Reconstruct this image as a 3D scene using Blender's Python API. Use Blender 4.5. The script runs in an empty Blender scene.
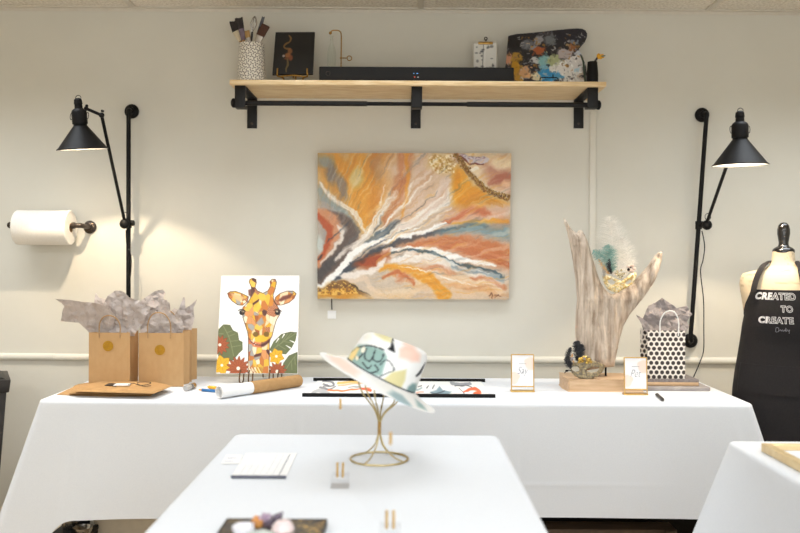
import bpy, bmesh, math, random
import numpy as np
from mathutils import Vector, Matrix
from mathutils.geometry import delaunay_2d_cdt

random.seed(7)
rng = np.random.default_rng(7)
scene = bpy.context.scene
COL = scene.collection

# ------------------------------------------------------------------ camera
F = 855.0                 # focal length in pixels of the 800x533 frame
VX, VY = 403.0, 256.0     # where the optical axis meets the picture
ROLL = 0.0057
CH = 1.24                 # eye height
TZ = 0.74                 # table height
WY = 3.65                 # back wall

def P(px, py, Y):
    dx, dy = px - VX, py - VY
    return Vector(((dx + ROLL*dy)*Y/F, Y, CH - (dy - ROLL*dx)*Y/F))

def T(px, py, z=TZ):
    dx, dy = px - VX, py - VY
    d = dy - ROLL*dx
    Y = F*(CH - z)/d
    return Vector(((dx + ROLL*dy)*Y/F, Y, z))

cd = bpy.data.cameras.new('camera')
cam = bpy.data.objects.new('camera', cd)
COL.objects.link(cam)
cam.location = (0, 0, CH)
cam.rotation_euler = (math.pi/2, -ROLL, 0)
cd.sensor_width = 36
cd.lens = F*36/800
cd.shift_x = -(VX-400)/800
cd.shift_y = -(266.5-VY)/800
cd.dof.use_dof = True
cd.dof.focus_distance = 3.2
cd.dof.aperture_fstop = 2.8
scene.camera = cam

# ------------------------------------------------------------------ colour
def s2l(v):
    v = v/255.0
    return v/12.92 if v <= 0.04045 else ((v+0.055)/1.055)**2.4

def C(r, g, b):
    return (s2l(r), s2l(g), s2l(b), 1.0)

def s2l_np(a):
    a = np.clip(a, 0, 255)/255.0
    return np.where(a <= 0.04045, a/12.92, ((a+0.055)/1.055)**2.4)

# ------------------------------------------------------------------ materials
def new_mat(name):
    m = bpy.data.materials.new(name)
    m.use_nodes = True
    nt = m.node_tree
    b = nt.nodes['Principled BSDF']
    return m, nt, b

def pmat(name, c1, c2=None, scale=30, stretch=(1, 1, 1), rough=.5, metal=0, bump=0, detail=4, spec=.5, coat=0, sheen=0, lo=.3, hi=.7, dist=0.002, trans=0, sss=0):
    m, nt, b = new_mat(name)
    if c2 is None:
        c2 = tuple(x*0.93 for x in c1[:3]) + (1,)
    tc = nt.nodes.new('ShaderNodeTexCoord')
    mp = nt.nodes.new('ShaderNodeMapping')
    mp.inputs['Scale'].default_value = stretch
    no = nt.nodes.new('ShaderNodeTexNoise')
    no.inputs['Scale'].default_value = scale
    no.inputs['Detail'].default_value = detail
    cr = nt.nodes.new('ShaderNodeValToRGB')
    cr.color_ramp.elements[0].position = lo
    cr.color_ramp.elements[1].position = hi
    cr.color_ramp.elements[0].color = c2
    cr.color_ramp.elements[1].color = c1
    L = nt.links.new
    L(tc.outputs['Object'], mp.inputs['Vector'])
    L(mp.outputs[0], no.inputs['Vector'])
    L(no.outputs[0], cr.inputs[0])
    L(cr.outputs[0], b.inputs['Base Color'])
    b.inputs['Roughness'].default_value = rough
    b.inputs['Metallic'].default_value = metal
    b.inputs['Specular IOR Level'].default_value = spec
    b.inputs['Coat Weight'].default_value = coat
    b.inputs['Sheen Weight'].default_value = sheen
    b.inputs['Transmission Weight'].default_value = trans
    if sss:
        b.inputs['Subsurface Weight'].default_value = sss
        b.inputs['Subsurface Radius'].default_value = (.01, .008, .006)
    if bump:
        bp = nt.nodes.new('ShaderNodeBump')
        bp.inputs['Strength'].default_value = bump
        bp.inputs['Distance'].default_value = dist
        L(no.outputs[0], bp.inputs['Height'])
        L(bp.outputs[0], b.inputs['Normal'])
    return m

def amat(name, rough=.6, spec=.4, coat=0, bump=0, bscale=60, stretch=(1, 1, 1), metal=0):
    """painted surface: colours come from the mesh's own colour attribute"""
    m, nt, b = new_mat(name)
    at = nt.nodes.new('ShaderNodeAttribute')
    at.attribute_name = 'Col'
    nt.links.new(at.outputs['Color'], b.inputs['Base Color'])
    b.inputs['Roughness'].default_value = rough
    b.inputs['Specular IOR Level'].default_value = spec
    b.inputs['Coat Weight'].default_value = coat
    b.inputs['Metallic'].default_value = metal
    if bump:
        tc = nt.nodes.new('ShaderNodeTexCoord')
        mp = nt.nodes.new('ShaderNodeMapping')
        mp.inputs['Scale'].default_value = stretch
        no = nt.nodes.new('ShaderNodeTexNoise')
        no.inputs['Scale'].default_value = bscale
        no.inputs['Detail'].default_value = 5
        bp = nt.nodes.new('ShaderNodeBump')
        bp.inputs['Strength'].default_value = bump
        bp.inputs['Distance'].default_value = .002
        nt.links.new(tc.outputs['Object'], mp.inputs['Vector'])
        nt.links.new(mp.outputs[0], no.inputs['Vector'])
        nt.links.new(no.outputs[0], bp.inputs['Height'])
        nt.links.new(bp.outputs[0], b.inputs['Normal'])
    return m

def emat(name, col, strength):
    m, nt, b = new_mat(name)
    b.inputs['Base Color'].default_value = col
    b.inputs['Emission Color'].default_value = col
    b.inputs['Emission Strength'].default_value = strength
    return m

def clear_mat(name, tint=(1, 1, 1, 1), gloss=.03, rough=.02):
    m, nt, b = new_mat(name)
    out = nt.nodes['Material Output']
    tr = nt.nodes.new('ShaderNodeBsdfTransparent')
    tr.inputs[0].default_value = tint
    gl = nt.nodes.new('ShaderNodeBsdfGlossy')
    gl.inputs['Roughness'].default_value = rough
    mx = nt.nodes.new('ShaderNodeMixShader')
    mx.inputs[0].default_value = gloss
    nt.links.new(tr.outputs[0], mx.inputs[1])
    nt.links.new(gl.outputs[0], mx.inputs[2])
    nt.links.new(mx.outputs[0], out.inputs['Surface'])
    return m

# ------------------------------------------------------------------ objects
def wpos(o):
    v = Vector((0, 0, 0))
    while o is not None:
        v = v + o.location
        o = o.parent
    return v

def finish_mesh(me, smooth, angle):
    n = len(me.polygons)
    me.polygons.foreach_set('use_smooth', [bool(smooth)]*n)
    if smooth:
        me.set_sharp_from_angle(angle=angle)
    me.update()

def obj(name, bm, mat, parent=None, smooth=True, angle=.75, normals=True):
    if isinstance(bm, bmesh.types.BMesh):
        if normals:
            bmesh.ops.recalc_face_normals(bm, faces=bm.faces)
        me = bpy.data.meshes.new(name)
        bm.to_mesh(me)
        bm.free()
    else:
        me = bm
        me.name = name
    n = len(me.vertices)
    co = np.empty(n*3, dtype=np.float32)
    me.vertices.foreach_get('co', co)
    co = co.reshape(-1, 3)
    if parent is not None:
        off = np.array(wpos(parent))
        loc = (0, 0, 0)
    else:
        lo, hi = co.min(0), co.max(0)
        off = np.array(((lo[0]+hi[0])/2, (lo[1]+hi[1])/2, lo[2]))
        loc = tuple(float(x) for x in off)
    me.vertices.foreach_set('co', (co-off).astype(np.float32).ravel())
    finish_mesh(me, smooth, angle)
    for m in (mat if isinstance(mat, (list, tuple)) else [mat]):
        me.materials.append(m)
    o = bpy.data.objects.new(name, me)
    COL.objects.link(o)
    if parent is not None:
        o.parent = parent
    o.location = loc
    return o

def tag(o, label, cat, group=None):
    o['label'] = label
    o['category'] = cat
    if group:
        o['group'] = group
    return o

def thing(name, label, cat, loc, group=None):
    o = bpy.data.objects.new(name, None)
    o.empty_display_size = .05
    COL.objects.link(o)
    o.location = loc
    return tag(o, label, cat, group)

def struct(name, bm, mat, **k):
    o = obj(name, bm, mat, **k)
    o['kind'] = 'structure'
    return o

# ------------------------------------------------------------------ shapes
def BM():
    return bmesh.new()

def merge(bm, t):
    me = bpy.data.meshes.new('tmp')
    t.to_mesh(me)
    t.free()
    bm.from_mesh(me)
    bpy.data.meshes.remove(me)

def add_box(bm, c, s, bev=0, M=None, seg=2):
    t = BM()
    bmesh.ops.create_cube(t, size=1)
    bmesh.ops.scale(t, vec=Vector(s), verts=t.verts)
    if bev:
        bmesh.ops.bevel(t, geom=list(t.edges), offset=bev, segments=seg, profile=.5, affect='EDGES')
    if M is not None:
        bmesh.ops.transform(t, matrix=M, verts=t.verts)
    bmesh.ops.translate(t, vec=Vector(c), verts=t.verts)
    merge(bm, t)

def spl(pts, k=6):
    pts = [Vector(p) for p in pts]
    if len(pts) < 3:
        return pts
    out = []
    n = len(pts)
    for i in range(n-1):
        p0 = pts[max(i-1, 0)]; p1 = pts[i]; p2 = pts[i+1]; p3 = pts[min(i+2, n-1)]
        for j in range(k):
            t = j/k
            out.append(.5*((2*p1) + (p2-p0)*t + (2*p0-5*p1+4*p2-p3)*t*t + (3*p1-p0-3*p2+p3)*t**3))
    out.append(pts[-1])
    return out

def add_tube(bm, pts, r, n=12, closed=False):
    pts = [Vector(p) for p in pts]
    m = len(pts)
    rad = r if isinstance(r, (list, tuple)) else [r]*m
    up = None
    rings = []
    for i, p in enumerate(pts):
        if closed:
            d = (pts[(i+1) % m]-pts[i-1])
        else:
            d = (pts[min(i+1, m-1)]-pts[max(i-1, 0)])
        d = d.normalized() if d.length > 1e-9 else Vector((0, 0, 1))
        if up is None:
            up = Vector((0, 0, 1)) if abs(d.z) < .9 else Vector((1, 0, 0))
        a = up - d*up.dot(d)
        if a.length < 1e-6:
            a = Vector((0, 1, 0)) - d*d.y
        a.normalize()
        up = a
        b = d.cross(a)
        rings.append([bm.verts.new(p + (a*math.cos(2*math.pi*k/n) + b*math.sin(2*math.pi*k/n))*rad[i]) for k in range(n)])
    last = m if closed else m-1
    for i in range(last):
        A, B = rings[i], rings[(i+1) % m]
        for k in range(n):
            bm.faces.new((A[k], A[(k+1) % n], B[(k+1) % n], B[k]))
    if not closed:
        bm.faces.new(rings[0][::-1])
        bm.faces.new(rings[-1])

def add_lathe(bm, prof, n=32, M=None, cap=True):
    """profile of (radius, height) turned about local z"""
    M = M or Matrix.Identity(4)
    rings = []
    for r, z in prof:
        if r < 1e-6:
            rings.append([bm.verts.new(M @ Vector((0, 0, z)))])
        else:
            rings.append([bm.verts.new(M @ Vector((r*math.cos(2*math.pi*k/n), r*math.sin(2*math.pi*k/n), z))) for k in range(n)])
    for A, B in zip(rings, rings[1:]):
        if len(A) == 1 and len(B) == 1:
            continue
        for k in range(n):
            k2 = (k+1) % n
            if len(A) == 1:
                bm.faces.new((A[0], B[k2], B[k]))
            elif len(B) == 1:
                bm.faces.new((A[k], A[k2], B[0]))
            else:
                bm.faces.new((A[k], A[k2], B[k2], B[k]))
    if cap:
        if len(rings[0]) > 1:
            bm.faces.new(rings[0][::-1])
        if len(rings[-1]) > 1:
            bm.faces.new(rings[-1])

def add_ball(bm, c, r, seg=16, sc=(1, 1, 1), rot=None):
    t = BM()
    bmesh.ops.create_uvsphere(t, u_segments=seg, v_segments=max(6, seg//2), radius=1)
    bmesh.ops.scale(t, vec=Vector((r*sc[0], r*sc[1], r*sc[2])), verts=t.verts)
    if rot is not None:
        bmesh.ops.transform(t, matrix=rot, verts=t.verts)
    bmesh.ops.translate(t, vec=Vector(c), verts=t.verts)
    merge(bm, t)

def ring_pts(c, r, axis='z', n=40, sc=1.0):
    c = Vector(c)
    out = []
    for k in range(n):
        a = 2*math.pi*k/n
        if axis == 'z':
            out.append(c + Vector((r*math.cos(a), r*sc*math.sin(a), 0)))
        elif axis == 'y':
            out.append(c + Vector((r*math.cos(a), 0, r*sc*math.sin(a))))
        else:
            out.append(c + Vector((0, r*math.cos(a), r*sc*math.sin(a))))
    return out

def axis_matrix(origin, d):
    d = Vector(d).normalized()
    return Matrix.Translation(Vector(origin)) @ d.to_track_quat('Z', 'Y').to_matrix().to_4x4()

# ---- polygons
def inside(poly, x, y):
    poly = np.asarray(poly, float)
    x = np.asarray(x, float); y = np.asarray(y, float)
    r = np.zeros(x.shape, bool)
    n = len(poly)
    j = n-1
    for i in range(n):
        xi, yi = poly[i]; xj, yj = poly[j]
        c = ((yi > y) != (yj > y))
        with np.errstate(divide='ignore', invalid='ignore'):
            xx = (xj-xi)*(y-yi)/(yj-yi+1e-30)+xi
        r ^= c & (x < xx)
        j = i
    return r

def seg_dist(pts, x, y, closed=False, param=False):
    pts = np.asarray(pts, float)
    best = np.full(np.shape(x), 1e9)
    tt = np.zeros(np.shape(x))
    n = len(pts)
    m = n if closed else n-1
    for i in range(m):
        a, b = pts[i], pts[(i+1) % n]
        d = b-a
        L = d@d + 1e-20
        t = np.clip(((x-a[0])*d[0]+(y-a[1])*d[1])/L, 0, 1)
        e = np.hypot(x-a[0]-t*d[0], y-a[1]-t*d[1])
        k = e < best
        best = np.where(k, e, best)
        if param:
            tt = np.where(k, (i+t)/m, tt)
    return (best, tt) if param else best

def resample(poly, step):
    out = []
    n = len(poly)
    for i in range(n):
        a = np.array(poly[i], float); b = np.array(poly[(i+1) % n], float)
        k = max(1, int(round(np.linalg.norm(b-a)/step)))
        for j in range(k):
            out.append(tuple(a+(b-a)*j/k))
    return out

def inflate(outline, spacing, front, back, tomap, holes=(), jitter=.25, edge_step=None):
    """closed body whose plan is the outline; front/back give the depth at (a, b, distance to the edge)"""
    loops = [resample(outline, edge_step or spacing)] + [resample(h, edge_step or spacing) for h in holes]
    pts, edges = [], []
    for lp in loops:
        s = len(pts)
        pts += lp
        edges += [(s+i, s+(i+1) % len(lp)) for i in range(len(lp))]
    A = np.array(outline)
    x0, y0 = A.min(0); x1, y1 = A.max(0)
    gx, gy = np.meshgrid(np.arange(x0, x1, spacing), np.arange(y0, y1, spacing))
    gx = gx + rng.uniform(-jitter, jitter, gx.shape)*spacing
    gy = gy + rng.uniform(-jitter, jitter, gy.shape)*spacing
    gx, gy = gx.ravel(), gy.ravel()
    def ins(x, y):
        k = inside(loops[0], x, y)
        for h in loops[1:]:
            k &= ~inside(h, x, y)
        return k
    def dist(x, y):
        d = seg_dist(loops[0], x, y, True)
        for h in loops[1:]:
            d = np.minimum(d, seg_dist(h, x, y, True))
        return d
    k = ins(gx, gy) & (dist(gx, gy) > spacing*.55)
    nb = len(pts)
    pts += list(zip(gx[k], gy[k]))
    r = delaunay_2d_cdt([Vector(p) for p in pts], edges, [], 0, 1e-7)
    v = np.array([(p.x, p.y) for p in r[0]])
    faces = [f for f in r[2]]
    cx = np.array([v[list(f)].mean(0) for f in faces])
    ok = ins(cx[:, 0], cx[:, 1])
    faces = [f for f, o in zip(faces, ok) if o]
    d = dist(v[:, 0], v[:, 1])
    d[d < 1e-6] = 0
    bm = BM()
    fv = [bm.verts.new(tomap(a, b, front(a, b, e))) for (a, b), e in zip(v, d)]
    bv = [bm.verts.new(tomap(a, b, back(a, b, e))) for (a, b), e in zip(v, d)]
    cnt = {}
    for f in faces:
        bm.faces.new([fv[i] for i in f])
        bm.faces.new([bv[i] for i in f][::-1])
        for i in range(3):
            e = (f[i], f[(i+1) % 3])
            key = tuple(sorted(e))
            cnt[key] = None if key in cnt else e
    for key, e in cnt.items():
        if e is not None:
            a, b = e
            bm.faces.new((fv[a], fv[b], bv[b], bv[a]))
    for vv in list(bm.verts):
        if not vv.link_faces:
            bm.verts.remove(vv)
    bmesh.ops.remove_doubles(bm, verts=bm.verts, dist=1e-5)
    return bm

# ------------------------------------------------------------------ painting by numbers
def vnoise(x, y, seed=0, octaves=1):
    tot = np.zeros(np.shape(x)); amp = 1; s = 0
    for o in range(octaves):
        xi = np.floor(x).astype(np.int64); yi = np.floor(y).astype(np.int64)
        fx = x-xi; fy = y-yi
        fx = fx*fx*(3-2*fx); fy = fy*fy*(3-2*fy)
        def h(a, b):
            n = (a*374761393 + b*668265263 + (seed+o*131)*1442695041) & 0xffffffff
            n = ((n ^ (n >> 13))*1274126177) & 0xffffffff
            n = n ^ (n >> 16)
            return (n & 0xffff)/65535.0
        v = (h(xi, yi)*(1-fx)+h(xi+1, yi)*fx)*(1-fy)+(h(xi, yi+1)*(1-fx)+h(xi+1, yi+1)*fx)*fy
        tot += amp*v; s += amp
        amp *= .5; x = x*2.03; y = y*2.03
    return tot/s

class Ras:
    def __init__(self, x0, y0, x1, y1, nx, ny, bg=(255, 255, 255), warp=0, wscale=40, fine=0):
        self.nx, self.ny = nx, ny
        self.X, self.Y = np.meshgrid(np.linspace(x0, x1, nx), np.linspace(y0, y1, ny))
        self.X0, self.Y0 = self.X.copy(), self.Y.copy()
        if warp:
            self.X = self.X + (vnoise(self.X0/wscale, self.Y0/wscale, 3, 3)-.5)*2*warp
            self.Y = self.Y + (vnoise(self.X0/wscale, self.Y0/wscale, 11, 3)-.5)*2*warp
        if fine:
            self.X = self.X + (vnoise(self.X0/13, self.Y0/13, 23, 3)-.5)*2*fine
            self.Y = self.Y + (vnoise(self.X0/13, self.Y0/13, 29, 3)-.5)*2*fine
        self.A = np.empty((ny, nx, 3))
        self.A[:] = bg
    def mix(self, m, col):
        m = np.clip(m, 0, 1)[..., None]
        self.A = self.A*(1-m) + np.asarray(col, float)*m
    def poly(self, pts, col, alpha=1, soft=0):
        k = inside(pts, self.X, self.Y)
        if soft:
            d = seg_dist(pts, self.X, self.Y, True)
            m = np.where(k, .5+d/soft/2, .5-d/soft/2)
            m = np.clip(m, 0, 1)
        else:
            m = k.astype(float)
        self.mix(m*alpha, col)
    def stroke(self, pts, w, col, alpha=1, soft=None, smooth=True, streak=0, seed=1):
        if smooth and len(pts) > 2:
            pts = [(p.x, p.y) for p in spl([(a, b, 0) for a, b in pts], 5)]
        d, t = seg_dist(pts, self.X, self.Y, False, True)
        if isinstance(w, (tuple, list)):
            wl = np.interp(t, np.linspace(0, 1, len(w)), w)
        else:
            wl = w
        s = soft if soft is not None else np.maximum(wl*.35, 1)
        m = np.clip((wl-d)/s+.5, 0, 1)
        if streak:
            m = m*np.clip(1-streak+streak*2*vnoise(d/3.0, t*6, seed, 2), 0, 1)
        self.mix(m*alpha, col)
    def ell(self, cx, cy, rx, ry, col, alpha=1, soft=.15, rot=0):
        c, s = math.cos(rot), math.sin(rot)
        x = (self.X-cx)*c+(self.Y-cy)*s
        y = -(self.X-cx)*s+(self.Y-cy)*c
        r = np.hypot(x/rx, y/ry)
        self.mix(np.clip((1-r)/soft+.5, 0, 1)*alpha, col)
    def mul(self, f):
        self.A = self.A*f[..., None]

def colour_attr(me, cols):
    at = me.color_attributes.new('Col', 'FLOAT_COLOR', 'POINT')
    buf = np.ones((len(me.vertices), 4), np.float32)
    buf[:, :3] = cols
    at.data.foreach_set('color', buf.ravel())

def art_panel(ras, tl, tr, bl, br, back, side=(235, 232, 225), wrap=False, relief=None):
    """a painted board: the picture on the front grid, plain sides and back; `back` is the vector from front to back"""
    nx, ny = ras.nx, ras.ny
    u = np.linspace(0, 1, nx)[None, :, None]; v = np.linspace(0, 1, ny)[:, None, None]
    tl, tr, bl, br, back = [np.array(q, float) for q in (tl, tr, bl, br, back)]
    pos = (tl*(1-u)+tr*u)*(1-v)+(bl*(1-u)+br*u)*v
    if relief is not None:
        nb = back/np.linalg.norm(back)
        pos = pos - nb*relief[..., None]
    verts = pos.reshape(-1, 3)
    cols = s2l_np(ras.A).reshape(-1, 3)
    idx = np.arange(nx*ny).reshape(ny, nx)
    q = np.stack([idx[:-1, :-1], idx[1:, :-1], idx[1:, 1:], idx[:-1, 1:]], -1).reshape(-1, 4).tolist()
    ring = list(idx[0, :]) + list(idx[1:, -1]) + list(idx[-1, -2::-1]) + list(idx[-2:0:-1, 0])
    n0 = len(verts)
    sidec = s2l_np(np.array([side], float))
    rf = verts[ring]
    rb = rf + back
    V = np.concatenate([verts, rf, rb])
    m = len(ring)
    cf = cols[ring] if wrap else np.repeat(sidec, m, 0)
    CC = np.concatenate([cols, cf, cf])
    for i in range(m):
        j = (i+1) % m
        q.append([n0+i, n0+j, n0+m+j, n0+m+i])
    q.append([n0+m+i for i in range(m)])
    me = bpy.data.meshes.new('panel')
    me.from_pydata(V.tolist(), [], q)
    colour_attr(me, CC)
    return me

def grid_mesh(pos, ras_cols, closed_u=False):
    ny, nx = pos.shape[:2]
    idx = np.arange(nx*ny).reshape(ny, nx)
    if closed_u:
        idx = np.concatenate([idx, idx[:, :1]], 1)
    q = np.stack([idx[:-1, :-1], idx[1:, :-1], idx[1:, 1:], idx[:-1, 1:]], -1).reshape(-1, 4).tolist()
    me = bpy.data.meshes.new('grid')
    me.from_pydata(pos.reshape(-1, 3).tolist(), [], q)
    if ras_cols is not None:
        colour_attr(me, s2l_np(ras_cols).reshape(-1, 3))
    return me

def text_mesh(body, size, fn, offset=0, shear=0, extrude=0, spacing=1, width=None):
    """lettering as a mesh; fn maps its (x, y, z) to the place it sits; width stretches it to that length"""
    cu = bpy.data.curves.new('txt', 'FONT')
    cu.body = body
    cu.size = size
    cu.offset = offset
    cu.shear = shear
    cu.extrude = extrude
    cu.space_character = spacing
    cu.resolution_u = 4
    o = bpy.data.objects.new('txt', cu)
    COL.objects.link(o)
    dg = bpy.context.evaluated_depsgraph_get()
    me = bpy.data.meshes.new_from_object(o.evaluated_get(dg))
    bpy.data.objects.remove(o)
    me.materials.clear()
    xs = [v.co.x for v in me.vertices]
    x0, x1 = min(xs), max(xs)
    k = width/(x1-x0) if width else 1
    for v in me.vertices:
        v.co = fn((v.co.x-x0)*k, v.co.y, v.co.z)
    return me

# ================================================================== palette of materials
M_wall = pmat('wall_paint', C(220, 216, 204), C(217, 213, 201), 6, rough=.75, spec=.25)
M_rail = pmat('rail_paint', C(226, 221, 208), C(222, 217, 204), 10, rough=.5)
M_ceil = pmat('ceiling_tile', C(238, 230, 216), C(212, 202, 186), 90, rough=.9, bump=.8, detail=6, lo=.35, hi=.6, dist=.004)
M_grid = pmat('ceiling_grid', C(222, 214, 200), rough=.5)
M_floor = pmat('floor_vinyl', C(198, 172, 134), C(178, 152, 116), 8, rough=.5)
M_cloth = pmat('white_cloth', C(228, 231, 235), C(224, 227, 232), 260, rough=.85, spec=.2, bump=.12, dist=.0006, sheen=.15)
M_black = pmat('black_powder_coat', C(17, 16, 16), C(13, 12, 12), 120, rough=.5, spec=.2, bump=.05)
M_blackmetal = pmat('black_metal', C(27, 26, 26), C(21, 20, 20), 60, rough=.45, spec=.25)
M_blackplastic = pmat('black_plastic', C(13, 13, 14), C(10, 10, 11), 80, rough=.4, spec=.18)
M_bin = pmat('bin_plastic', C(46, 42, 40), C(38, 34, 32), 30, rough=.5)
M_white = pmat('white_enamel', C(245, 243, 238), rough=.4)
M_pine = pmat('pine_board', C(233, 207, 164), C(212, 178, 128), 9, (1.2, 10, 10), rough=.5, detail=6, lo=.35, hi=.62)
M_beech = pmat('wood_block', C(216, 184, 148), C(196, 160, 122), 8, (1.5, 14, 14), rough=.55, detail=6)
M_brass = pmat('brass', C(190, 152, 88), C(150, 114, 58), 60, rough=.3, metal=.9)
M_gold = pmat('gold_metal', C(221, 184, 116), C(205, 164, 94), 50, rough=.32, metal=.85)
M_goldrod = pmat('pale_gold_wire', C(206, 188, 142), C(184, 162, 112), 50, rough=.35, metal=.8)
M_kraft = pmat('kraft_paper', C(200, 163, 118), C(195, 157, 111), 60, (1, 1, .5), rough=.8, spec=.2)
M_kraft2 = pmat('kraft_paper_flat', C(188, 149, 102), C(174, 135, 88), 40, rough=.8, spec=.2)
M_twine = pmat('paper_twine', C(190, 158, 116), C(160, 126, 88), 300, rough=.9)
M_sticker = pmat('gold_sticker', C(196, 148, 30), C(178, 130, 22), 200, rough=.35, metal=.35)
M_tissue = pmat('grey_tissue', C(202, 192, 187), C(184, 174, 169), 40, rough=.8, spec=.2, sss=.1)
M_paper = pmat('paper', C(246, 245, 243), C(241, 240, 238), 50, rough=.75)
M_towel = pmat('towel_paper', C(244, 240, 232), C(238, 233, 224), 160, rough=.95, spec=.1, bump=.25, dist=.001)
M_pipe = pmat('iron_pipe', C(88, 78, 70), C(62, 54, 48), 80, rough=.42, metal=.7)
M_drift = pmat('driftwood', C(220, 204, 186), C(156, 136, 118), 18, (3.2, 3.2, .35), rough=.85, spec=.15, bump=.9, detail=8, lo=.3, hi=.66, dist=.006)
M_tub = pmat('steel', C(190, 186, 180), C(170, 166, 160), 30, rough=.25, metal=.95)
M_cream = pmat('cream_laminate', C(238, 225, 202), rough=.6)
M_brown = pmat('brown_wood', C(122, 104, 86), C(98, 82, 66), 10, (1, 8, 8), rough=.6)
M_slate = pmat('grey_slab', C(172, 164, 160), C(150, 142, 138), 40, rough=.7, bump=.1)
M_slab2 = pmat('dark_grey_slab', C(142, 134, 132), C(112, 104, 103), 120, rough=.8, bump=.3)
M_apron = pmat('apron_cloth', C(36, 33, 34), C(29, 27, 28), 200, rough=.8, spec=.25, bump=.1, dist=.0008)
M_lettering = pmat('white_print', C(226, 224, 222), rough=.7)
M_grey_ink = pmat('grey_ink', C(150, 150, 158), C(138, 138, 147), 20, rough=.7)
M_clear = clear_mat('clear_acrylic')
M_glass = clear_mat('clear_glass', (.97, .98, .97, 1))
M_bulb = emat('bulb_glow', C(255, 226, 180), 6)
M_art = amat('painted_canvas', rough=.45, coat=.15, bump=.25, bscale=70)
M_artflat = amat('printed_picture', rough=.6)
M_hat = amat('hat_felt', rough=.85, spec=.2, bump=.08, bscale=400)
M_palette = amat('thick_paint', rough=.5, bump=.9, bscale=60)
M_ceramic = amat('glazed_ceramic', rough=.35)
M_dots = amat('printed_paper', rough=.65)
M_bust = amat('printed_linen', rough=.9, spec=.15, bump=.1, bscale=300)
M_mask = amat('gilded_mask', rough=.42, metal=.15, bump=.5, bscale=220)

# ================================================================== room
XL, XR, YB = -2.6, 2.7, -1.6
CZ = CH + (VY-8.9)*WY/F       # ceiling height
b = BM(); add_box(b, ((XL+XR)/2, (WY+YB)/2, -.05), (XR-XL+.4, WY-YB+.4, .1)); struct('floor', b, M_floor)
b = BM(); add_box(b, ((XL+XR)/2, (WY+YB)/2, CZ+.05), (XR-XL+.4, WY-YB+.4, .1)); struct('ceiling', b, M_ceil)
b = BM(); add_box(b, ((XL+XR)/2, WY+.05, CZ/2), (XR-XL, .1, CZ)); struct('wall_back', b, M_wall)
b = BM(); add_box(b, (XL-.05, (WY+YB)/2, CZ/2), (.1, WY-YB+.2, CZ)); struct('wall_left', b, M_wall)
b = BM(); add_box(b, (XR+.05, (WY+YB)/2, CZ/2), (.1, WY-YB+.2, CZ)); struct('wall_right', b, M_wall)
b = BM(); add_box(b, ((XL+XR)/2, YB-.05, CZ/2), (XR-XL, .1, CZ)); struct('wall_front', b, M_wall)

# chair rail, a half-round strip along the back wall
b = BM()
zr = P(400, 358.6, WY).z
prof = [(0, -.016), (.006, -.016), (.012, -.011), (.0145, -.002), (.012, .008), (.006, .013), (0, .014)]
for x0, x1, k in ((XL, P(55, 358, WY).x-.001, 0), (P(55, 358, WY).x, XR, .001)):
    A = [b.verts.new((x0, WY-d-k, zr+z-k)) for d, z in prof]
    B = [b.verts.new((x1, WY-d-k, zr+z-k)) for d, z in prof]
    for i in range(len(prof)-1):
        b.faces.new((A[i], A[i+1], B[i+1], B[i]))
    b.faces.new(A); b.faces.new(B[::-1])
struct('trim_1', b, M_rail)
# wall angle under the ceiling and the bars of the ceiling grid
b = BM()
add_box(b, ((XL+XR)/2, WY-.012, CZ-.0025), (XR-XL, .024, .005), .001)
add_box(b, ((XL+XR)/2, WY-.002, CZ-.009), (XR-XL, .004, .018), .001)
struct('trim_2', b, M_grid)
for i, x in enumerate((P(706, 10, WY).x, P(706, 10, WY).x-1.2192, P(706, 10, WY).x-2*1.2192)):
    b = BM(); add_box(b, (x, (WY+YB)/2-.012, CZ-.003), (.024, WY-YB-.03, .006), .001)
    struct('trim_%d' % (i+3), b, M_grid)
b = BM(); add_box(b, ((XL+XR)/2, WY-.006, .05), (XR-XL, .012, .1), .003); struct('baseboard_back', b, M_rail)

# ================================================================== light
def area(name, loc, rot, sx, sy, power, col):
    l = bpy.data.lights.new(name, 'AREA')
    l.shape = 'RECTANGLE'; l.size = sx; l.size_y = sy; l.energy = power; l.color = col
    o = bpy.data.objects.new(name, l); COL.objects.link(o)
    o.location = loc; o.rotation_euler = rot
    return o
def point(name, loc, r, power, col, parent=None):
    l = bpy.data.lights.new(name, 'POINT')
    l.energy = power; l.shadow_soft_size = r; l.color = col
    o = bpy.data.objects.new(name, l); COL.objects.link(o)
    o.location = loc
    if parent is not None:
        o.parent = parent
        o.location = Vector(loc)-wpos(parent)
    return o
# unseen louvred troffers as bare area lights; an added daylight fill behind camera
for tx_, ty_, pw_, sp_ in ((-1.8, 2.92, 4.2, 114), (-.05, 2.92, 4.2, 114), (1.7, 2.92, 4.2, 114), (-1.8, .3, 12.4, 168), (-.05, .3, 12.4, 168), (1.7, .3, 12.4, 168)):
    o = area('troffer', (tx_, ty_, CZ-.01), (0, 0, 0), 1.15, .55, pw_, (.86, .93, 1))
    o.data.spread = math.radians(sp_)
area('daylight_fill', (0, YB+.02, 1.3), (math.radians(90), 0, 0), 3.6, 1.7, 18, (.86, .93, 1))
w = bpy.data.worlds.new('world'); scene.world = w
w.use_nodes = True
w.node_tree.nodes['Background'].inputs[0].default_value = (1, .97, .93, 1)
w.node_tree.nodes['Background'].inputs[1].default_value = .2
vs = scene.view_settings
vs.view_transform = 'Standard'
vs.look = 'None'
vs.gamma = 1
vs.exposure = 1.08
vs.use_curve_mapping = False
scene.cycles.use_denoising = True
scene.cycles.max_bounces = 10
scene.cycles.transparent_max_bounces = 24

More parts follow.
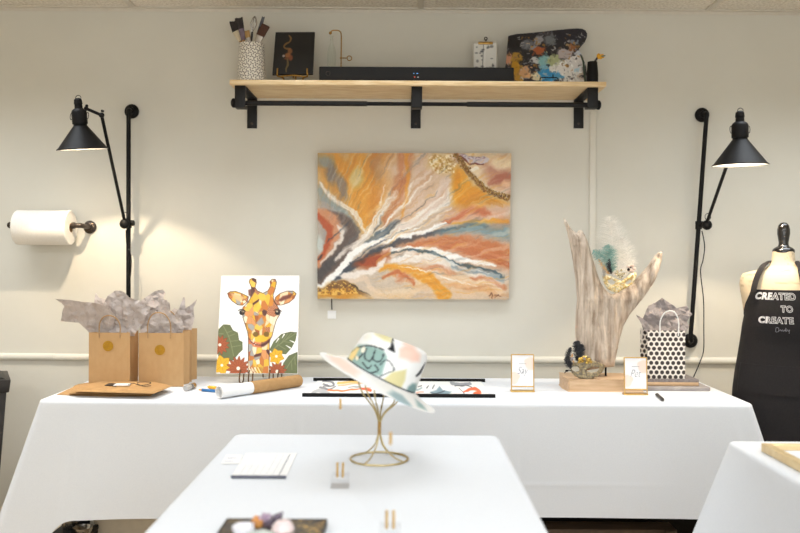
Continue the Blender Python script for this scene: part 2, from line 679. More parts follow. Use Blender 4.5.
# ================================================================== cloths and tables
def tablecloth(name, label, x0, x1, y0, y1, z, hem, flares, seed=0, cr=.018, group=None, N=720, amp=.006, nf=1.0, crease=0):
    """a cloth over a rectangular top: hem(x, y, side) is the drop, flares = [(corner x, corner y, flare vector, extra drop, width)]"""
    # perimeter with rounded corners
    per = []
    def arc(cx, cy, a0):
        for k in range(9):
            a = a0 + math.pi/2*k/8
            per.append((cx+cr*math.cos(a), cy+cr*math.sin(a), math.cos(a), math.sin(a)))
    def line(ax, ay, bx, by, nx, ny, n):
        for k in range(1, n):
            t = k/n
            per.append((ax+(bx-ax)*t, ay+(by-ay)*t, nx, ny))
    nl = N//3; ns = N//8
    arc(x1-cr, y0+cr, -math.pi/2); line(x1, y0+cr, x1, y1-cr, 1, 0, ns)
    arc(x1-cr, y1-cr, 0); line(x1-cr, y1, x0+cr, y1, 0, 1, nl//3)
    arc(x0+cr, y1-cr, math.pi/2); line(x0, y1-cr, x0, y0+cr, -1, 0, ns)
    arc(x0+cr, y0+cr, math.pi); line(x0+cr, y0, x1-cr, y0, 0, -1, nl)
    pr = np.array(per)
    bm = BM()
    n = len(pr)
    s = np.concatenate([[0], np.cumsum(np.hypot(np.diff(pr[:, 0]), np.diff(pr[:, 1])))])
    rip = np.zeros(n)
    for f, p, a in ((5.3, .4, .5), (9.1, 2.1, .35), (16.7, 1.2, .2), (2.3, .9, .8)):
        rip += a*np.sin(s*f*nf+p+seed)
    r = .012
    rows = []
    # the top, pulled in from the edge
    rows.append([bm.verts.new((x-nx*.015, y-ny*.015, z+.002)) for x, y, nx, ny in pr])
    for a in (0, 30, 60, 90):
        a = math.radians(a)
        rows.append([bm.verts.new((x+nx*r*(math.sin(a)-.5), y+ny*r*(math.sin(a)-.5), z+.002-r*(1-math.cos(a)))) for x, y, nx, ny in pr])
    NR = 54
    for j in range(1, NR+1):
        t = j/NR
        row = []
        for i, (x, y, nx, ny) in enumerate(pr):
            side = 'f' if ny < -.7 else 'b' if ny > .7 else 'l' if nx < 0 else 'r'
            drop = hem(x, y, side)
            o = .006 + (amp*rip[i]+amp*.8)*t**.8
            if crease:
                cf = min([1]+[max(0, math.hypot(x-fx, y-fy)/.5-.35) for fx, fy, fv, ex, wd in flares])
                o += .0016*cf*math.exp(-((drop*t-crease)/.006)**2) + .003*math.exp(-(((s[i]+.31) % .74-.37)/.010)**2)*min(1, t*3)
            dx, dy = nx*o, ny*o
            for fx, fy, fv, ex, wd in flares:
                e = math.hypot(x-fx, y-fy)
                g = math.exp(-(e/wd)**1.3)
                drop += ex*math.exp(-(e/(wd*.88))**4)
                dx += fv[0]*g*t; dy += fv[1]*g*t
            row.append(bm.verts.new((x+dx, y+dy, z+.002-r-(drop-r)*t)))
        rows.append(row)
    for A, B in zip(rows, rows[1:]):
        for k in range(n):
            k2 = (k+1) % n
            bm.faces.new((A[k], A[k2], B[k2], B[k]))
    # the flat top
    lp = [(v.co.x, v.co.y) for v in rows[0]]
    gx, gy = np.meshgrid(np.linspace(x0+.06, x1-.06, int((x1-x0)/.06)), np.linspace(y0+.06, y1-.06, int((y1-y0)/.06)))
    pts = lp + list(zip(gx.ravel(), gy.ravel()))
    res = delaunay_2d_cdt([Vector(p) for p in pts], [(i, (i+1) % n) for i in range(n)], [], 1, 1e-7)
    vs_ = []
    for i, p in enumerate(res[0]):
        src = res[3][i]
        if src and min(src) < n:
            vs_.append(rows[0][min(src)])
        else:
            vs_.append(bm.verts.new((p.x, p.y, z+.002)))
    for f in res[2]:
        try:
            bm.faces.new([vs_[i] for i in f])
        except ValueError:
            pass
    o = obj(name, bm, M_cloth, angle=1.2)
    tag(o, label, 'tablecloth', group)
    return o

BX0, BX1, BY0, BY1 = -1.243, 1.2, 2.93, 3.52
def hem_back(x, y, side):
    if side == 'f':
        u = (x-BX0)/(BX1-BX0)
        return .395 + .012*math.sin(3*u+2) + .03*max(0, u-.55)*.9
    return .40
tablecloth('tablecloth', 'white cloth draped over the long table against the back wall', BX0, BX1, BY0, BY1, TZ-.002, hem_back,
    [(BX0+.012, BY0, (.004, -.022), .0, .03), (BX0+.2, BY0, (.0, -.012), .0, .05), (BX0, BY0, (-.215, -.03), .26, .13), (BX1, BY0, (.19, -.02), .2, .10)], seed=0, group='white tablecloths', amp=.005, crease=.275)
FX0, FX1, FY0, FY1 = -.462, .264, .60, 2.392
tablecloth('tablecloth', 'white cloth on the nearest table, under the wire hat stand', FX0, FX1, FY0, FY1, TZ-.002, lambda x, y, s: .66,
    [(FX0, FY1, (-.06, .06), .05, .12), (FX1, FY1, (.06, .06), .05, .12)], seed=2, group='white tablecloths')
RX0, RX1, RY0, RY1 = .893, 1.66, .55, 2.336
tablecloth('tablecloth', 'white cloth on the table at the right edge, under a gold picture frame', RX0, RX1, RY0, RY1, TZ-.002, lambda x, y, s: .66,
    [(RX0, RY1, (-.28, -.02), .06, .16), (RX1, RY1, (.1, .03), .06, .12)], seed=5, group='white tablecloths', amp=.012, nf=1.6, crease=.3)

def folding_table(label, x0, x1, y0, y1):
    t = thing('folding_table', label, 'table', ((x0+x1)/2, (y0+y1)/2, 0))
    b = BM(); add_box(b, ((x0+x1)/2, (y0+y1)/2, TZ-.025), (x1-x0-.03, y1-y0-.03, .04), .008); obj('table_top', b, M_cream, t)
    for x in (x0+.5, x1-.78):
        for y in (y0+.1, y1-.1):
            b = BM(); add_tube(b, [(x, y, TZ-.045), (x, y, 0)], .0125, 12); obj('leg', b, M_blackmetal, t)
    return t
folding_table('folding table under the long white cloth by the back wall', BX0, BX1, BY0, BY1)

# things kept under the long table
def under(px0, px1, pyt, Y, depth, zt=None):
    return P(px0, pyt, Y).x, P(px1, pyt, Y).x, P((px0+px1)/2, pyt, Y).z
x0, x1, zt = under(91, 190, 505, 3.3, .3)
o = thing('storage_cabinet', 'cream storage cabinet seen under the left half of the long table', 'cabinet', ((x0+x1)/2, 3.37, 0))
b = BM(); add_box(b, ((x0+x1)/2, 3.375, .24), (x1-x0, .15, .48), .004); obj('cabinet_body', b, M_cream, o)
b = BM(); add_box(b, (x0+.008, 3.294, .24), (.016, .012, .48), .002); add_box(b, ((x0+x1)/2, 3.294, .47), (x1-x0-.034, .012, .02), .002); obj('face_frame', b, M_rail, o)
xa, xb, zs = under(52, 89, 532, 3.2, .2)
b = BM()
add_box(b, ((xa+xb)/2, 3.26, zs-.012), (xb-xa, .2, .02), .004)
for sx in (xa+.012, xb-.012):
    add_box(b, (sx, 3.26, (zs-.022)/2), (.02, .18, zs-.022), .003)
add_box(b, ((xa+xb)/2, 3.375, .21), (xb-xa, .02, .42), .003)
o = obj('stool', b, M_blackplastic); tag(o, 'black stool with a back panel under the left end of the long table', 'stool')
for (px, w_, yy, lab) in ((70.5, .034, 3.25, 'small steel bowl under the long table, farther left and back of the pair'), (83, .036, 3.2, 'small steel bowl under the long table, beside the cream cabinet')):
    c = P(px, 530, yy); b = BM()
    hgt = .036 if yy > 3.22 else .022
    add_lathe(b, [(w_*.8, 0), (w_*.95, hgt*.6), (w_, hgt), (w_*.94, hgt), (w_*.86, hgt*.55), (w_*.7, .004), (0, .004)], 32, Matrix.Translation((c.x, yy, zs-.002)))
    o = obj('bowl', b, M_tub); tag(o, lab, 'bowl', 'steel bowls under the table')
x0, x1, zt = under(500, 688, 526.5, 3.2, .3)
o = thing('wooden_bench', 'brown wooden bench showing below the hem of the long tablecloth', 'bench', ((x0+x1)/2, 3.25, 0))
zb = P(600, 529.5, 3.2).z
b = BM(); add_box(b, ((x0+x1)/2-.02, 3.25, zb-.02), (x1-x0-.04, .1, .04), .004); obj('seat', b, M_brown, o)
for x in (P(671, 530, 3.18).x, x0+.05):
    b = BM(); add_box(b, (x, 3.19, zb/2), (.035, .018, zb), .003); obj('leg', b, M_brown, o)
b = BM(); add_box(b, (P(610, 520, 3.42).x, 3.42, .19), (.9, .12, .38), .006)  # black box added to stand for the dark behind the bench
o = obj('dark_backing', b, M_blackplastic); tag(o, 'plain black box added as the dark behind the brown bench', 'box')

# ================================================================== hat, its stand, and what lies on the near table
hs = T(379.2, 459.8)
t = thing('hat_stand', 'gold wire hat stand carrying the painted hat on the nearest table', 'hat stand', hs)
R0 = .0705
b = BM(); add_tube(b, ring_pts((hs.x, hs.y, TZ+.003), R0, 'z', 48), .0026, 8, True); obj('base_ring', b, M_goldrod, t)
nk0 = P(379.2, 434, hs.y).z; nk1 = P(379.5, 421, hs.y).z
b = BM(); add_tube(b, [(hs.x, hs.y, nk0-.002), (hs.x, hs.y, nk1)], .0045, 12); obj('collar', b, M_brass, t)
for k in range(4):
    a = math.radians(60+90*k)
    d = Vector((math.cos(a), math.sin(a), 0))
    pts = spl([hs+Vector((0, 0, nk0-TZ))+d*.003, hs+Vector((0, 0, (nk0-TZ)*.55))+d*.014, hs+Vector((0, 0, (nk0-TZ)*.18))+d*.042, hs+Vector((0, 0, .003))+d*R0], 6)
    b = BM(); add_tube(b, pts, .0019, 8); obj('leg', b, M_goldrod, t)
hr = .066
hc = P(379, 375, hs.y)
tilt = math.radians(26.8)
ax = Vector((math.cos(tilt), 0, -math.sin(tilt)))   # along the brim
up = ax.cross(Vector((0, 1, -.05))).normalized()*1.0    # out of the crown
dv = Vector((0, 1, -.05)).normalized()
for k in range(6):
    a = math.radians(18+60*k)
    e = hc + Vector((0, 0, .0)) + ax*(hr*math.cos(a)) + dv*(hr*math.sin(a)) + up*.004
    m0 = Vector((hs.x, hs.y, nk1))
    v = e-m0
    pts = spl([m0-Vector((0, 0, .01)), m0+Vector((v.x*.22, v.y*.22, v.z*.2)), m0+Vector((v.x*.78, v.y*.78, v.z*.52)), m0+Vector((v.x*.98, v.y*.98, v.z*.84)), e], 6)
    b = BM(); add_tube(b, pts, .0019, 8); obj('rib', b, M_goldrod, t)
b = BM()
add_tube(b, [hc+ax*(hr*math.cos(q))+dv*(hr*math.sin(q))+up*.004 for q in [2*math.pi*k/40 for k in range(40)]], .002, 8, True)
obj('head_ring', b, M_goldrod, t)

# the hat: crown and brim turned about a leaning axis, painted in its own plan
def hat_paint(a, h):
    """a, h: along the brim and up the crown, in picture pixels of the photograph's hat"""
    r = Ras(0, 0, 1, 1, a.shape[1], a.shape[0], (244, 243, 241))
    # back to the picture's own axes
    ct, st = math.cos(tilt), math.sin(tilt)
    r.X = 430.0 + 5.92*(a*ct + h*st)
    r.Y = 290.0 + 5.92*(a*st - h*ct)
    dk = (52, 56, 62)
    r.poly([(235, 190), (262, 140), (300, 105), (350, 100), (410, 115), (450, 130), (470, 165), (455, 215), (440, 270), (405, 270), (350, 250), (290, 225)], (148, 178, 172), soft=8)
    for p in ([(300, 120), (280, 165), (300, 180), (330, 150)], [(350, 120), (340, 170), (370, 190), (390, 160)], [(400, 130), (390, 180), (430, 190), (450, 150)], [(330, 200), (360, 230), (380, 215)], [(260, 150), (300, 120), (370, 105), (450, 125)], [(400, 210), (420, 240), (380, 255)]):
        r.stroke(p, 4.2, dk, .95)
    r.poly([(240, 185), (255, 150), (290, 118), (310, 120), (285, 170), (265, 195)], (238, 214, 150), soft=6)
    r.ell(330, 130, 12, 18, (246, 240, 222), rot=.4); r.ell(295, 178, 9, 12, (240, 232, 206))
    r.stroke([(430, 210), (470, 180), (510, 235), (470, 255), (430, 275)], 3.2, dk, .9)
    r.poly([(450, 290), (500, 250), (580, 238), (572, 300), (548, 348), (500, 325)], (222, 212, 160), soft=6)
    r.poly([(538, 120), (575, 100), (620, 112), (662, 160), (655, 198), (610, 195), (580, 180), (535, 170)], (242, 206, 190), soft=12)
    r.poly([(495, 66), (508, 100), (516, 142), (488, 130), (470, 120), (488, 108)], (36, 38, 42), soft=3)
    r.poly([(395, 40), (440, 34), (490, 62), (490, 82), (450, 72)], (226, 216, 150), soft=10)
    r.stroke([(640, 280), (660, 262), (690, 208)], [7, 9, 2], (44, 46, 52), .9)
    r.poly([(578, 372), (590, 338), (615, 322), (640, 328), (640, 395), (612, 392)], (132, 160, 160), soft=8)
    r.poly([(350, 35), (330, 60), (340, 75), (380, 70), (380, 40)], (240, 236, 224), soft=12)
    base = h < 5.0
    # band line at the foot of the crown
    return r

H0 = hc + up*.0
S = hs.y/F                                  # metres per picture pixel at the hat
crown_r = 38*S
prof = [(crown_r*1.0, 0), (crown_r*.995, 4*S), (crown_r*.975, 10*S), (crown_r*.95, 18*S), (crown_r*.925, 26*S), (crown_r*.885, 32*S), (crown_r*.80, 36.5*S), (crown_r*.65, 38*S), (crown_r*.45, 37*S), (crown_r*.22, 35.5*S), (crown_r*.02, 35*S)]
pp = spl([(r_, z_, 0) for r_, z_ in prof], 7)
nu = 220
hat_c = P(381, 375.5, hs.y)               # centre of the crown's foot
th = thing('hat', 'white fedora painted with sage, pink and yellow shapes, tilted on the wire stand', 'hat', hat_c)
def lathe_grid(pr, dent=None):
    A = np.zeros((len(pr), nu, 3)); aa = np.zeros((len(pr), nu)); hh = np.zeros((len(pr), nu)); fr = np.zeros((len(pr), nu))
    for j, q in enumerate(pr):
        for i in range(nu):
            u = 2*math.pi*i/nu
            ca, sa = math.cos(u), math.sin(u)
            r_, z_ = q[0], q[1]
            if dent:
                r_, z_ = dent(r_, z_, u)
            p = hat_c + ax*(r_*ca) + dv*(r_*sa*1.08) + up*z_
            A[j, i] = p; aa[j, i] = r_*ca/S; hh[j, i] = z_/S; fr[j, i] = sa
    return A, aa, hh, fr
def crown_dent(r_, z_, u):
    # a pinched, flattened top that slopes down to the left
    k = max(0, z_/(38*S)-.55)/.45
    z2 = z_ - k*(5*S)*(-math.cos(u))*min(1, r_/crown_r) - (.006*(1-min(1, r_/(crown_r*.55))) if r_ < crown_r*.55 else 0)
    return r_, z2
A, aa, hh, fr = lathe_grid(pp, crown_dent)
ras = hat_paint(aa + 0, hh)
ras.stroke([(0, 0), (1, 1)], 0, (0, 0, 0), 0)
ras.mix(((hh < 1.6)*.75), (70, 74, 80))
obj('crown', grid_mesh(A, ras.A, True), M_hat, th, angle=1.5)
# brim: upper and lower face, curled up a little at the rim
bp = [(38, 0), (42, -1.6), (48, -3.5), (55, -5.6), (61, -6.9), (64.3, -7.0), (64.6, -7.4), (64.2, -8.0), (61, -7.9), (55, -6.6), (48, -4.6), (42, -2.7), (37, -1.1)]
bpp = []
for (r0, z0), (r1, z1) in zip(bp, bp[1:]):
    for k in range(5):
        bpp.append(((r0+(r1-r0)*k/5)*S, (z0+(z1-z0)*k/5)*S))
bpp.append((37*S, -1.1*S))
def brim_dent(r_, z_, u):
    k = (r_/S-38)/26.5
    return r_, z_ - (.4*S)*max(0, k)**1.3*(abs(math.sin(u))**2)*(1 if math.sin(u) < 0 else .5) + 2.5*S*max(0, k)*math.cos(u)*0
A, aa, hh, fr = lathe_grid(bpp, brim_dent)
ras = Ras(0, 0, 1, 1, nu, len(bpp), (243, 242, 240))
ras.X = aa*1.0; ras.Y = fr*np.hypot(aa, 0)*0 + fr*64*np.linspace(1, 1, len(bpp))[:, None]
rr = np.array([q[0]/S for q in bpp])[:, None]
ras.Y = -fr*rr
ras.poly([(-58, 5), (-50, 30), (-34, 50), (-22, 54), (-20, 40), (-34, 22), (-44, 4)], (244, 216, 202), soft=4)
ras.poly([(16, 44), (26, 40), (36, 46), (38, 56), (24, 62), (12, 56)], (164, 186, 192), soft=3)
ras.poly([(40, 22), (50, 20), (54, 30), (44, 40)], (160, 186, 186), soft=3)
ras.ell(-20, -52, 14, 8, (222, 212, 160)); ras.ell(35, -45, 12, 10, (242, 206, 190)); ras.ell(-54, -14, 5, 9, (236, 222, 170))
obj('brim', grid_mesh(A, ras.A, True), M_hat, th, angle=1.5)

# ================================================================== shelf on the wall
SY = WY/1.088                                # front edge of the board
SZ = P(403, 80.5, SY).z                      # top of the board
sx0, sx1 = P(229.5, 82, SY).x, P(606.5, 82, SY).x
sh = thing('wall_shelf', 'long pale pine shelf on black iron brackets above the painting', 'shelf', ((sx0+sx1)/2, WY, SZ))
b = BM(); add_box(b, ((sx0+sx1)/2, (SY+WY)/2, SZ-.0095), (sx1-sx0, WY-SY, .019), .002); obj('board', b, M_pine, sh)
RODY = SY+.055
for px in (252.3, 415.8, 578.5):
    cx = P(px, 110, WY).x
    b = BM()
    w_ = .042; th_ = .006
    zb = P(px, 128.5, WY).z
    zl = P(px, 108, SY+.03).z
    add_box(b, (cx, WY-th_/2, (SZ-.019+zb)/2), (w_, th_, SZ-.019-zb), .0012)
    add_box(b, (cx, (WY+SY+.02)/2, SZ-.019-th_/2), (w_, WY-SY-.02, th_), .0012)
    add_box(b, (cx, SY+.022, (SZ-.019+zl)/2), (w_, th_, SZ-.019-zl), .0012)
    # the hook that carries the rod
    add_box(b, (cx, SY+.043, zl+.003), (w_, .045, th_), .0012)
    add_box(b, (cx, SY+.072, zl+.008), (w_, th_, .014), .0012)
    k = obj('bracket', b, M_blackmetal, sh)
    for dz in (.02,):
        b = BM()
        add_lathe(b, [(.0055, 0), (.0055, .002), (.003, .0035), (0, .0035)], 16, axis_matrix((cx, WY-th_, zb+dz), (0, -1, 0)))
        obj('screw', b, M_pipe, k)
rz = P(415, 104.4, RODY).z
rz = zl+.006+.0105
xa, xb = P(237, 104, RODY).x-.002, P(597, 104, RODY).x-.006
rd = thing('hanging_rod', 'black telescopic rod resting in the brackets under the pine shelf', 'rod', ((xa+xb)/2, RODY, rz))
b = BM(); add_tube(b, [(xa, RODY, rz), (xb, RODY, rz)], .0078, 16); obj('inner_tube', b, M_black, rd)
for x0, x1 in ((xa, P(367, 104, RODY).x), (P(467, 104, RODY).x, xb)):
    b = BM(); add_tube(b, [(x0, RODY, rz), (x1, RODY, rz)], .0102, 16); obj('outer_tube', b, M_blackmetal, rd)
for x, s in ((xa, -1), (xb, 1)):
    b = BM()
    add_lathe(b, [(.0105, -.004), (.012, .0), (.018, .006), (.019, .011), (.018, .016), (.011, .021), (0, .022)], 24, axis_matrix((x, RODY, rz), (s, 0, 0)))
    obj('finial', b, M_black, rd)

def shelf_z(px, py, Y):
    return P(px, py, Y)

# ---- crock with brushes
YC = SY+.13
cc = P(251.5, 80, YC); cc.z = SZ+.0005
Sc = YC/F
ztop = P(251.5, 44.5, YC).z
hc_ = ztop-SZ
profc = [(.0, 0), (14.2*Sc, 0), (14.4*Sc, .004), (13.6*Sc, hc_*.45), (12.6*Sc, hc_*.9), (12.6*Sc, hc_), (11.8*Sc, hc_-.001), (11.6*Sc, hc_*.9), (12.2*Sc, hc_*.4), (12.6*Sc, .006), (0, .006)]
pq = [profc[0], profc[1]]
body = []
for (r0, z0), (r1, z1) in zip(profc[1:], profc[2:]):
    n_ = max(1, int(abs(z1-z0)/.0009)) if r0 > 12.3*Sc else 4
    for k in range(n_):
        body.append((r0+(r1-r0)*k/n_, z0+(z1-z0)*k/n_))
body += profc[-2:]
body[-1] = (.0005, .006)
nu_ = 380
pos = np.zeros((len(body), nu_, 3)); U = np.zeros((len(body), nu_)); V = np.zeros((len(body), nu_))
for j, (r_, z_) in enumerate(body):
    for i in range(nu_):
        a = 2*math.pi*i/nu_
        pos[j, i] = (cc.x+r_*math.cos(a), cc.y+r_*math.sin(a), cc.z+z_)
        U[j, i] = a*.052; V[j, i] = z_
ras = Ras(0, 0, 1, 1, nu_, len(body), (232, 226, 214))
ras.X, ras.Y = U, V
cell = .0175
outer = np.zeros(len(body), bool)
zi = [z for r, z in body]
top_i = int(np.argmax(zi)); outer[:top_i] = True
for gy in range(-1, int(hc_/cell*1.2)+1):
    for gx in range(-1, int(2*math.pi*.052/cell)+1):
        x = (gx+.5*(gy % 2))*cell; y = gy*cell*.87+.004
        for k in range(3):
            a = 2*math.pi/3*k + math.pi/2 + ((gx+gy) % 3)*.35
            c, s = math.cos(a), math.sin(a)
            ras.stroke([(x+c*.0028, y+s*.0028), (x+c*.0078, y+s*.0078)], .0016, (66, 56, 52), soft=.0007, smooth=False)
ras.A[~outer] = (225, 220, 208)
o = obj('brush_crock', grid_mesh(pos, ras.A, True), M_ceramic, angle=1.0)
tag(o, 'white ceramic crock with small dark dashes holding paintbrushes on the shelf', 'crock')

M_bristle_d = pmat('dark_bristles', C(52, 46, 44), C(30, 27, 26), 60, (8, 8, 1), rough=.8)
M_bristle_r = pmat('brown_bristles', C(92, 58, 42), C(64, 40, 30), 60, (8, 8, 1), rough=.8)
M_bristle_t = pmat('tan_bristles', C(188, 152, 96), C(160, 124, 72), 60, (8, 8, 1), rough=.8)
M_ferrule = pmat('ferrule', C(190, 182, 172), C(168, 160, 150), 60, rough=.35, metal=.6)
M_ferrule_c = pmat('cream_ferrule', C(222, 208, 178), C(204, 190, 160), 60, rough=.5)
M_ferrule_p = pmat('mauve_handle', C(122, 104, 116), C(98, 82, 94), 60, rough=.4)
M_h_wood = pmat('brush_handle', C(186, 146, 96), C(160, 120, 74), 30, rough=.45)
M_h_blue = pmat('blue_handle', C(56, 112, 176), C(44, 96, 156), 30, rough=.35)
M_h_black = pmat('dark_handle', C(46, 44, 50), C(36, 34, 40), 30, rough=.35)
M_greyhandle = pmat('grey_handle', C(94, 96, 104), C(78, 80, 88), 30, rough=.35)
M_mustard = pmat('mustard_paint', C(206, 166, 80), C(186, 146, 60), 60, rough=.5)

def paintbrush(label, base, f0, f1, tip, w0, w1, tipw, mats, depth=.012, roundb=False):
    """base..f0 handle, f0..f1 ferrule, f1..tip bristles (world points)"""
    base, f0, f1, tip = [Vector(q) for q in (base, f0, f1, tip)]
    t = thing('paintbrush', label, 'paintbrush', base, 'brushes in the dashed crock')
    b = BM(); add_tube(b, [base, base.lerp(f0, .5), f0], [.0035, .0055, .006], 12); obj('handle', b, mats[0], t)
    def slab(a, c, wa, wc, da, dc, m, name, n=6):
        bm = BM()
        d = (c-a).normalized()
        side = d.cross(Vector((0, 1, 0))).normalized()
        nrm = side.cross(d).normalized()
        rings = []
        for k in range(n+1):
            s_ = k/n
            p = a.lerp(c, s_); w_ = wa+(wc-wa)*s_; dd = da+(dc-da)*s_
            ring = []
            for q in range(20):
                g = 2*math.pi*q/20
                cx_ = math.copysign(abs(math.cos(g))**(1 if roundb else .45), math.cos(g)); sx_ = math.copysign(abs(math.sin(g))**(1 if roundb else .6), math.sin(g))
                jit = 0
                if name == 'bristles' and k == n:
                    jit = random.uniform(-.004, .003)
                ring.append(bm.verts.new(p + side*cx_*w_ + nrm*sx_*dd + d*jit))
            rings.append(ring)
        for A_, B_ in zip(rings, rings[1:]):
            for q in range(20):
                bm.faces.new((A_[q], A_[(q+1) % 20], B_[(q+1) % 20], B_[q]))
        bm.faces.new(rings[0][::-1]); bm.faces.new(rings[-1])
        obj(name, bm, m, t)
    slab(f0, f1, w0, w1, .005, depth*.55, mats[1], 'ferrule')
    slab(f1, tip, w1, tipw, depth*.5, depth*.38, mats[2], 'bristles')
    return t
def sp(px, py, dy=0): return P(px, py, YC+dy)
cb = Vector((cc.x, cc.y, SZ+.016))
paintbrush('wide dark-bristled brush with a cream ferrule leaning farthest left in the crock', cb+Vector((.012, .005, 0)), sp(240.5, 41, .01), sp(235.5, 31.5, .01), sp(232.5, 21.5, .01), .0075, .0135, .0135, (M_h_wood, M_ferrule_c, M_bristle_d))
paintbrush('flat black-bristled brush with a mauve ferrule, second from the left in the crock', cb+Vector((.006, -.012, 0)), sp(243.5, 40, -.018), sp(241.3, 29, -.018), sp(238.5, 17.8, -.018), .009, .012, .0165, (M_h_wood, M_ferrule_p, M_bristle_d))
paintbrush('short tan-bristled brush low in the crock with a blue handle', cb+Vector((-.012, -.008, 0)), sp(249.6, 43, -.012), sp(248, 38, -.012), sp(246.5, 31, -.012), .007, .011, .012, (M_h_blue, M_ferrule, M_bristle_t))
paintbrush('wide brown-bristled brush with a grey ferrule leaning right in the crock', cb+Vector((-.014, -.004, 0)), sp(257.5, 42, -.014), sp(260, 36, -.014), sp(266, 25.5, -.014), .013, .0165, .0175, (M_h_black, M_ferrule, M_bristle_r))
paintbrush('thin round brush with a long dark tip standing at the back of the crock', cb+Vector((-.008, .018, 0)), sp(258, 33, .02), sp(260.5, 27, .02), sp(263.4, 17, .02), .005, .008, .006, (M_h_black, M_h_black, M_greyhandle), roundb=True)
# a wire loop tool
t = thing('wire_whisk', 'small wire whisk with looped wires standing upright in the crock', 'whisk', cb)
b = BM(); add_tube(b, [cb+Vector((-.006, .004, 0)), sp(251.5, 38, .006), sp(252.3, 32, .006)], [.004, .0045, .004], 12); obj('handle', b, M_h_black, t)
for k in range(4):
    a = math.pi*k/4
    d_ = Vector((math.cos(a), math.sin(a), 0)); p0 = sp(252.3, 32.5, .006); p1 = sp(254.8, 16, .006)
    m_ = p0.lerp(p1, .6)
    b = BM(); add_tube(b, spl([p0, p0.lerp(p1, .3)+d_*.009, m_+d_*.013, p1, m_-d_*.013, p0.lerp(p1, .3)-d_*.009, p0], 6), .0011, 6); obj('loop', b, M_tub, t)

# ---- black canvas on a brass easel
def easel_hook(name, x, pts, t, m, r=.003):
    b = BM(); add_tube(b, spl(pts, 6), r, 8); return obj(name, b, m, t)
Ye0, Ye1 = SY+.13, SY+.175
tl, tr, bl, br = P(275.6, 32.2, Ye1), P(314.8, 32, Ye1), P(272.3, 74.3, Ye0), P(312.8, 73.6, Ye0)
ras = Ras(340, 155, 640, 455, 110, 112, (30, 28, 26))
ras.stroke([(444, 178), (460, 200), (452, 225), (425, 240), (412, 258), (425, 272), (455, 276)], [3, 8, 5, 7, 5, 6, 8], (150, 112, 62), .75)
ras.ell(460, 292, 18, 20, (150, 96, 58), .8, .6); ras.ell(445, 322, 22, 18, (168, 108, 62), .85, .6); ras.ell(468, 340, 16, 20, (140, 78, 50), .85, .6)
ras.ell(414, 326, 9, 9, (206, 190, 180), .8, .6); ras.ell(440, 345, 22, 8, (120, 70, 44), .8, .6)
ras.stroke([(445, 350), (450, 390), (440, 415), (442, 440)], [6, 8, 6, 4], (132, 110, 62), .7)
bk = (P(300, 30, Ye1)-P(300, 74, Ye0)).cross(Vector((1, 0, 0))).normalized()
bk = Vector((0, abs(bk.y), -abs(bk.z)*math.copysign(1, bk.y*bk.z)*-1)) if False else (bk if bk.y > 0 else -bk)
o = obj('canvas_painting', art_panel(ras, tl, tr, bl, br, bk*.012, (34, 32, 30)), M_artflat, smooth=False)
tag(o, 'small black canvas with a gold swirl standing on a brass easel on the shelf', 'painting')
t = thing('tabletop_easel', 'brass tabletop easel holding the small black canvas on the shelf', 'easel', (bl.x+.08, Ye0, SZ))
for px in (277.8, 307.4):
    x = P(px, 74, Ye0).x
    zb_ = bl.z
    easel_hook('hook', x, [(x, Ye0-.008, zb_+.022), (x, Ye0-.012, zb_+.006), (x, Ye0-.004, zb_-.008), (x+(.02 if px < 290 else -.02), Ye0+.02, zb_-.012), (x+(.02 if px < 290 else -.02), Ye0+.05, SZ+.004)], t, M_brass, .0034)
x0_, x1_ = P(280, 76, Ye0).x, P(305, 76, Ye0).x
b = BM(); add_tube(b, spl([(x0_, Ye0+.005, bl.z-.008), ((x0_+x1_)/2, Ye0+.005, bl.z-.003), (x1_, Ye0+.005, bl.z-.008)], 6), .0032, 8); obj('front_bar', b, M_brass, t)
b = BM()
xm = (x0_+x1_)/2
add_tube(b, [(xm, Ye0+.02, bl.z-.01), (xm, Ye0+.085, bl.z+.09)], .003, 8)
add_tube(b, [(xm, Ye0+.085, bl.z+.09), (xm, SY+.25, SZ+.003)], .003, 8)
add_tube(b, [(x0_, Ye0+.05, SZ+.0035), (x1_, Ye0+.05, SZ+.0035)], .003, 8)
obj('back_strut', b, M_brass, t)

# ---- brass stand with a small glass bottle
Yb = SY+.19
pb = P(341, 80, Yb); pb.z = SZ
t = thing('brass_stand', 'thin brass stand with a curved arm and wing key behind the soundbar', 'stand', pb)
b = BM(); add_lathe(b, [(0, 0), (.026, 0), (.026, .004), (.008, .008), (0, .009)], 28, Matrix.Translation(pb)); obj('base', b, M_brass, t)
tp = P(340.6, 33, Yb)
b = BM(); add_tube(b, spl([pb+Vector((0, 0, .004)), Vector((pb.x, Yb, (pb.z+tp.z)/2)), Vector((pb.x, Yb, tp.z-.012)), P(339.5, 31.2, Yb), P(336, 30.3, Yb), P(332.5, 30.6, Yb), P(330.5, 32.3, Yb)], 8), .0026, 10); obj('arm', b, M_brass, t)
b = BM(); add_ball(b, P(330.4, 33, Yb), .0068, 16); obj('hook', b, M_brass, t)
kx = P(341, 58, Yb)
b = BM(); add_tube(b, [kx, P(347, 58, Yb)], .0022, 8); add_tube(b, ring_pts(P(349.4, 58.2, Yb), .0095, 'y', 24), .002, 8, True); add_ball(b, kx, .005, 12); obj('wing_key', b, M_brass, t)
gb = P(331.5, 80, Yb); gb.z = SZ+.0005
gt = P(331.5, 35.5, Yb).z-gb.z
b = BM()
add_lathe(b, [(0, 0), (.017, 0), (.019, .004), (.019, gt*.66), (.016, gt*.76), (.0065, gt*.86), (.0065, gt*.97), (.0085, gt*.98), (.0085, gt), (.005, gt), (.005, gt*.86), (.0145, gt*.75), (.0172, gt*.65), (.0172, .006), (0, .005)], 28, Matrix.Translation(gb))
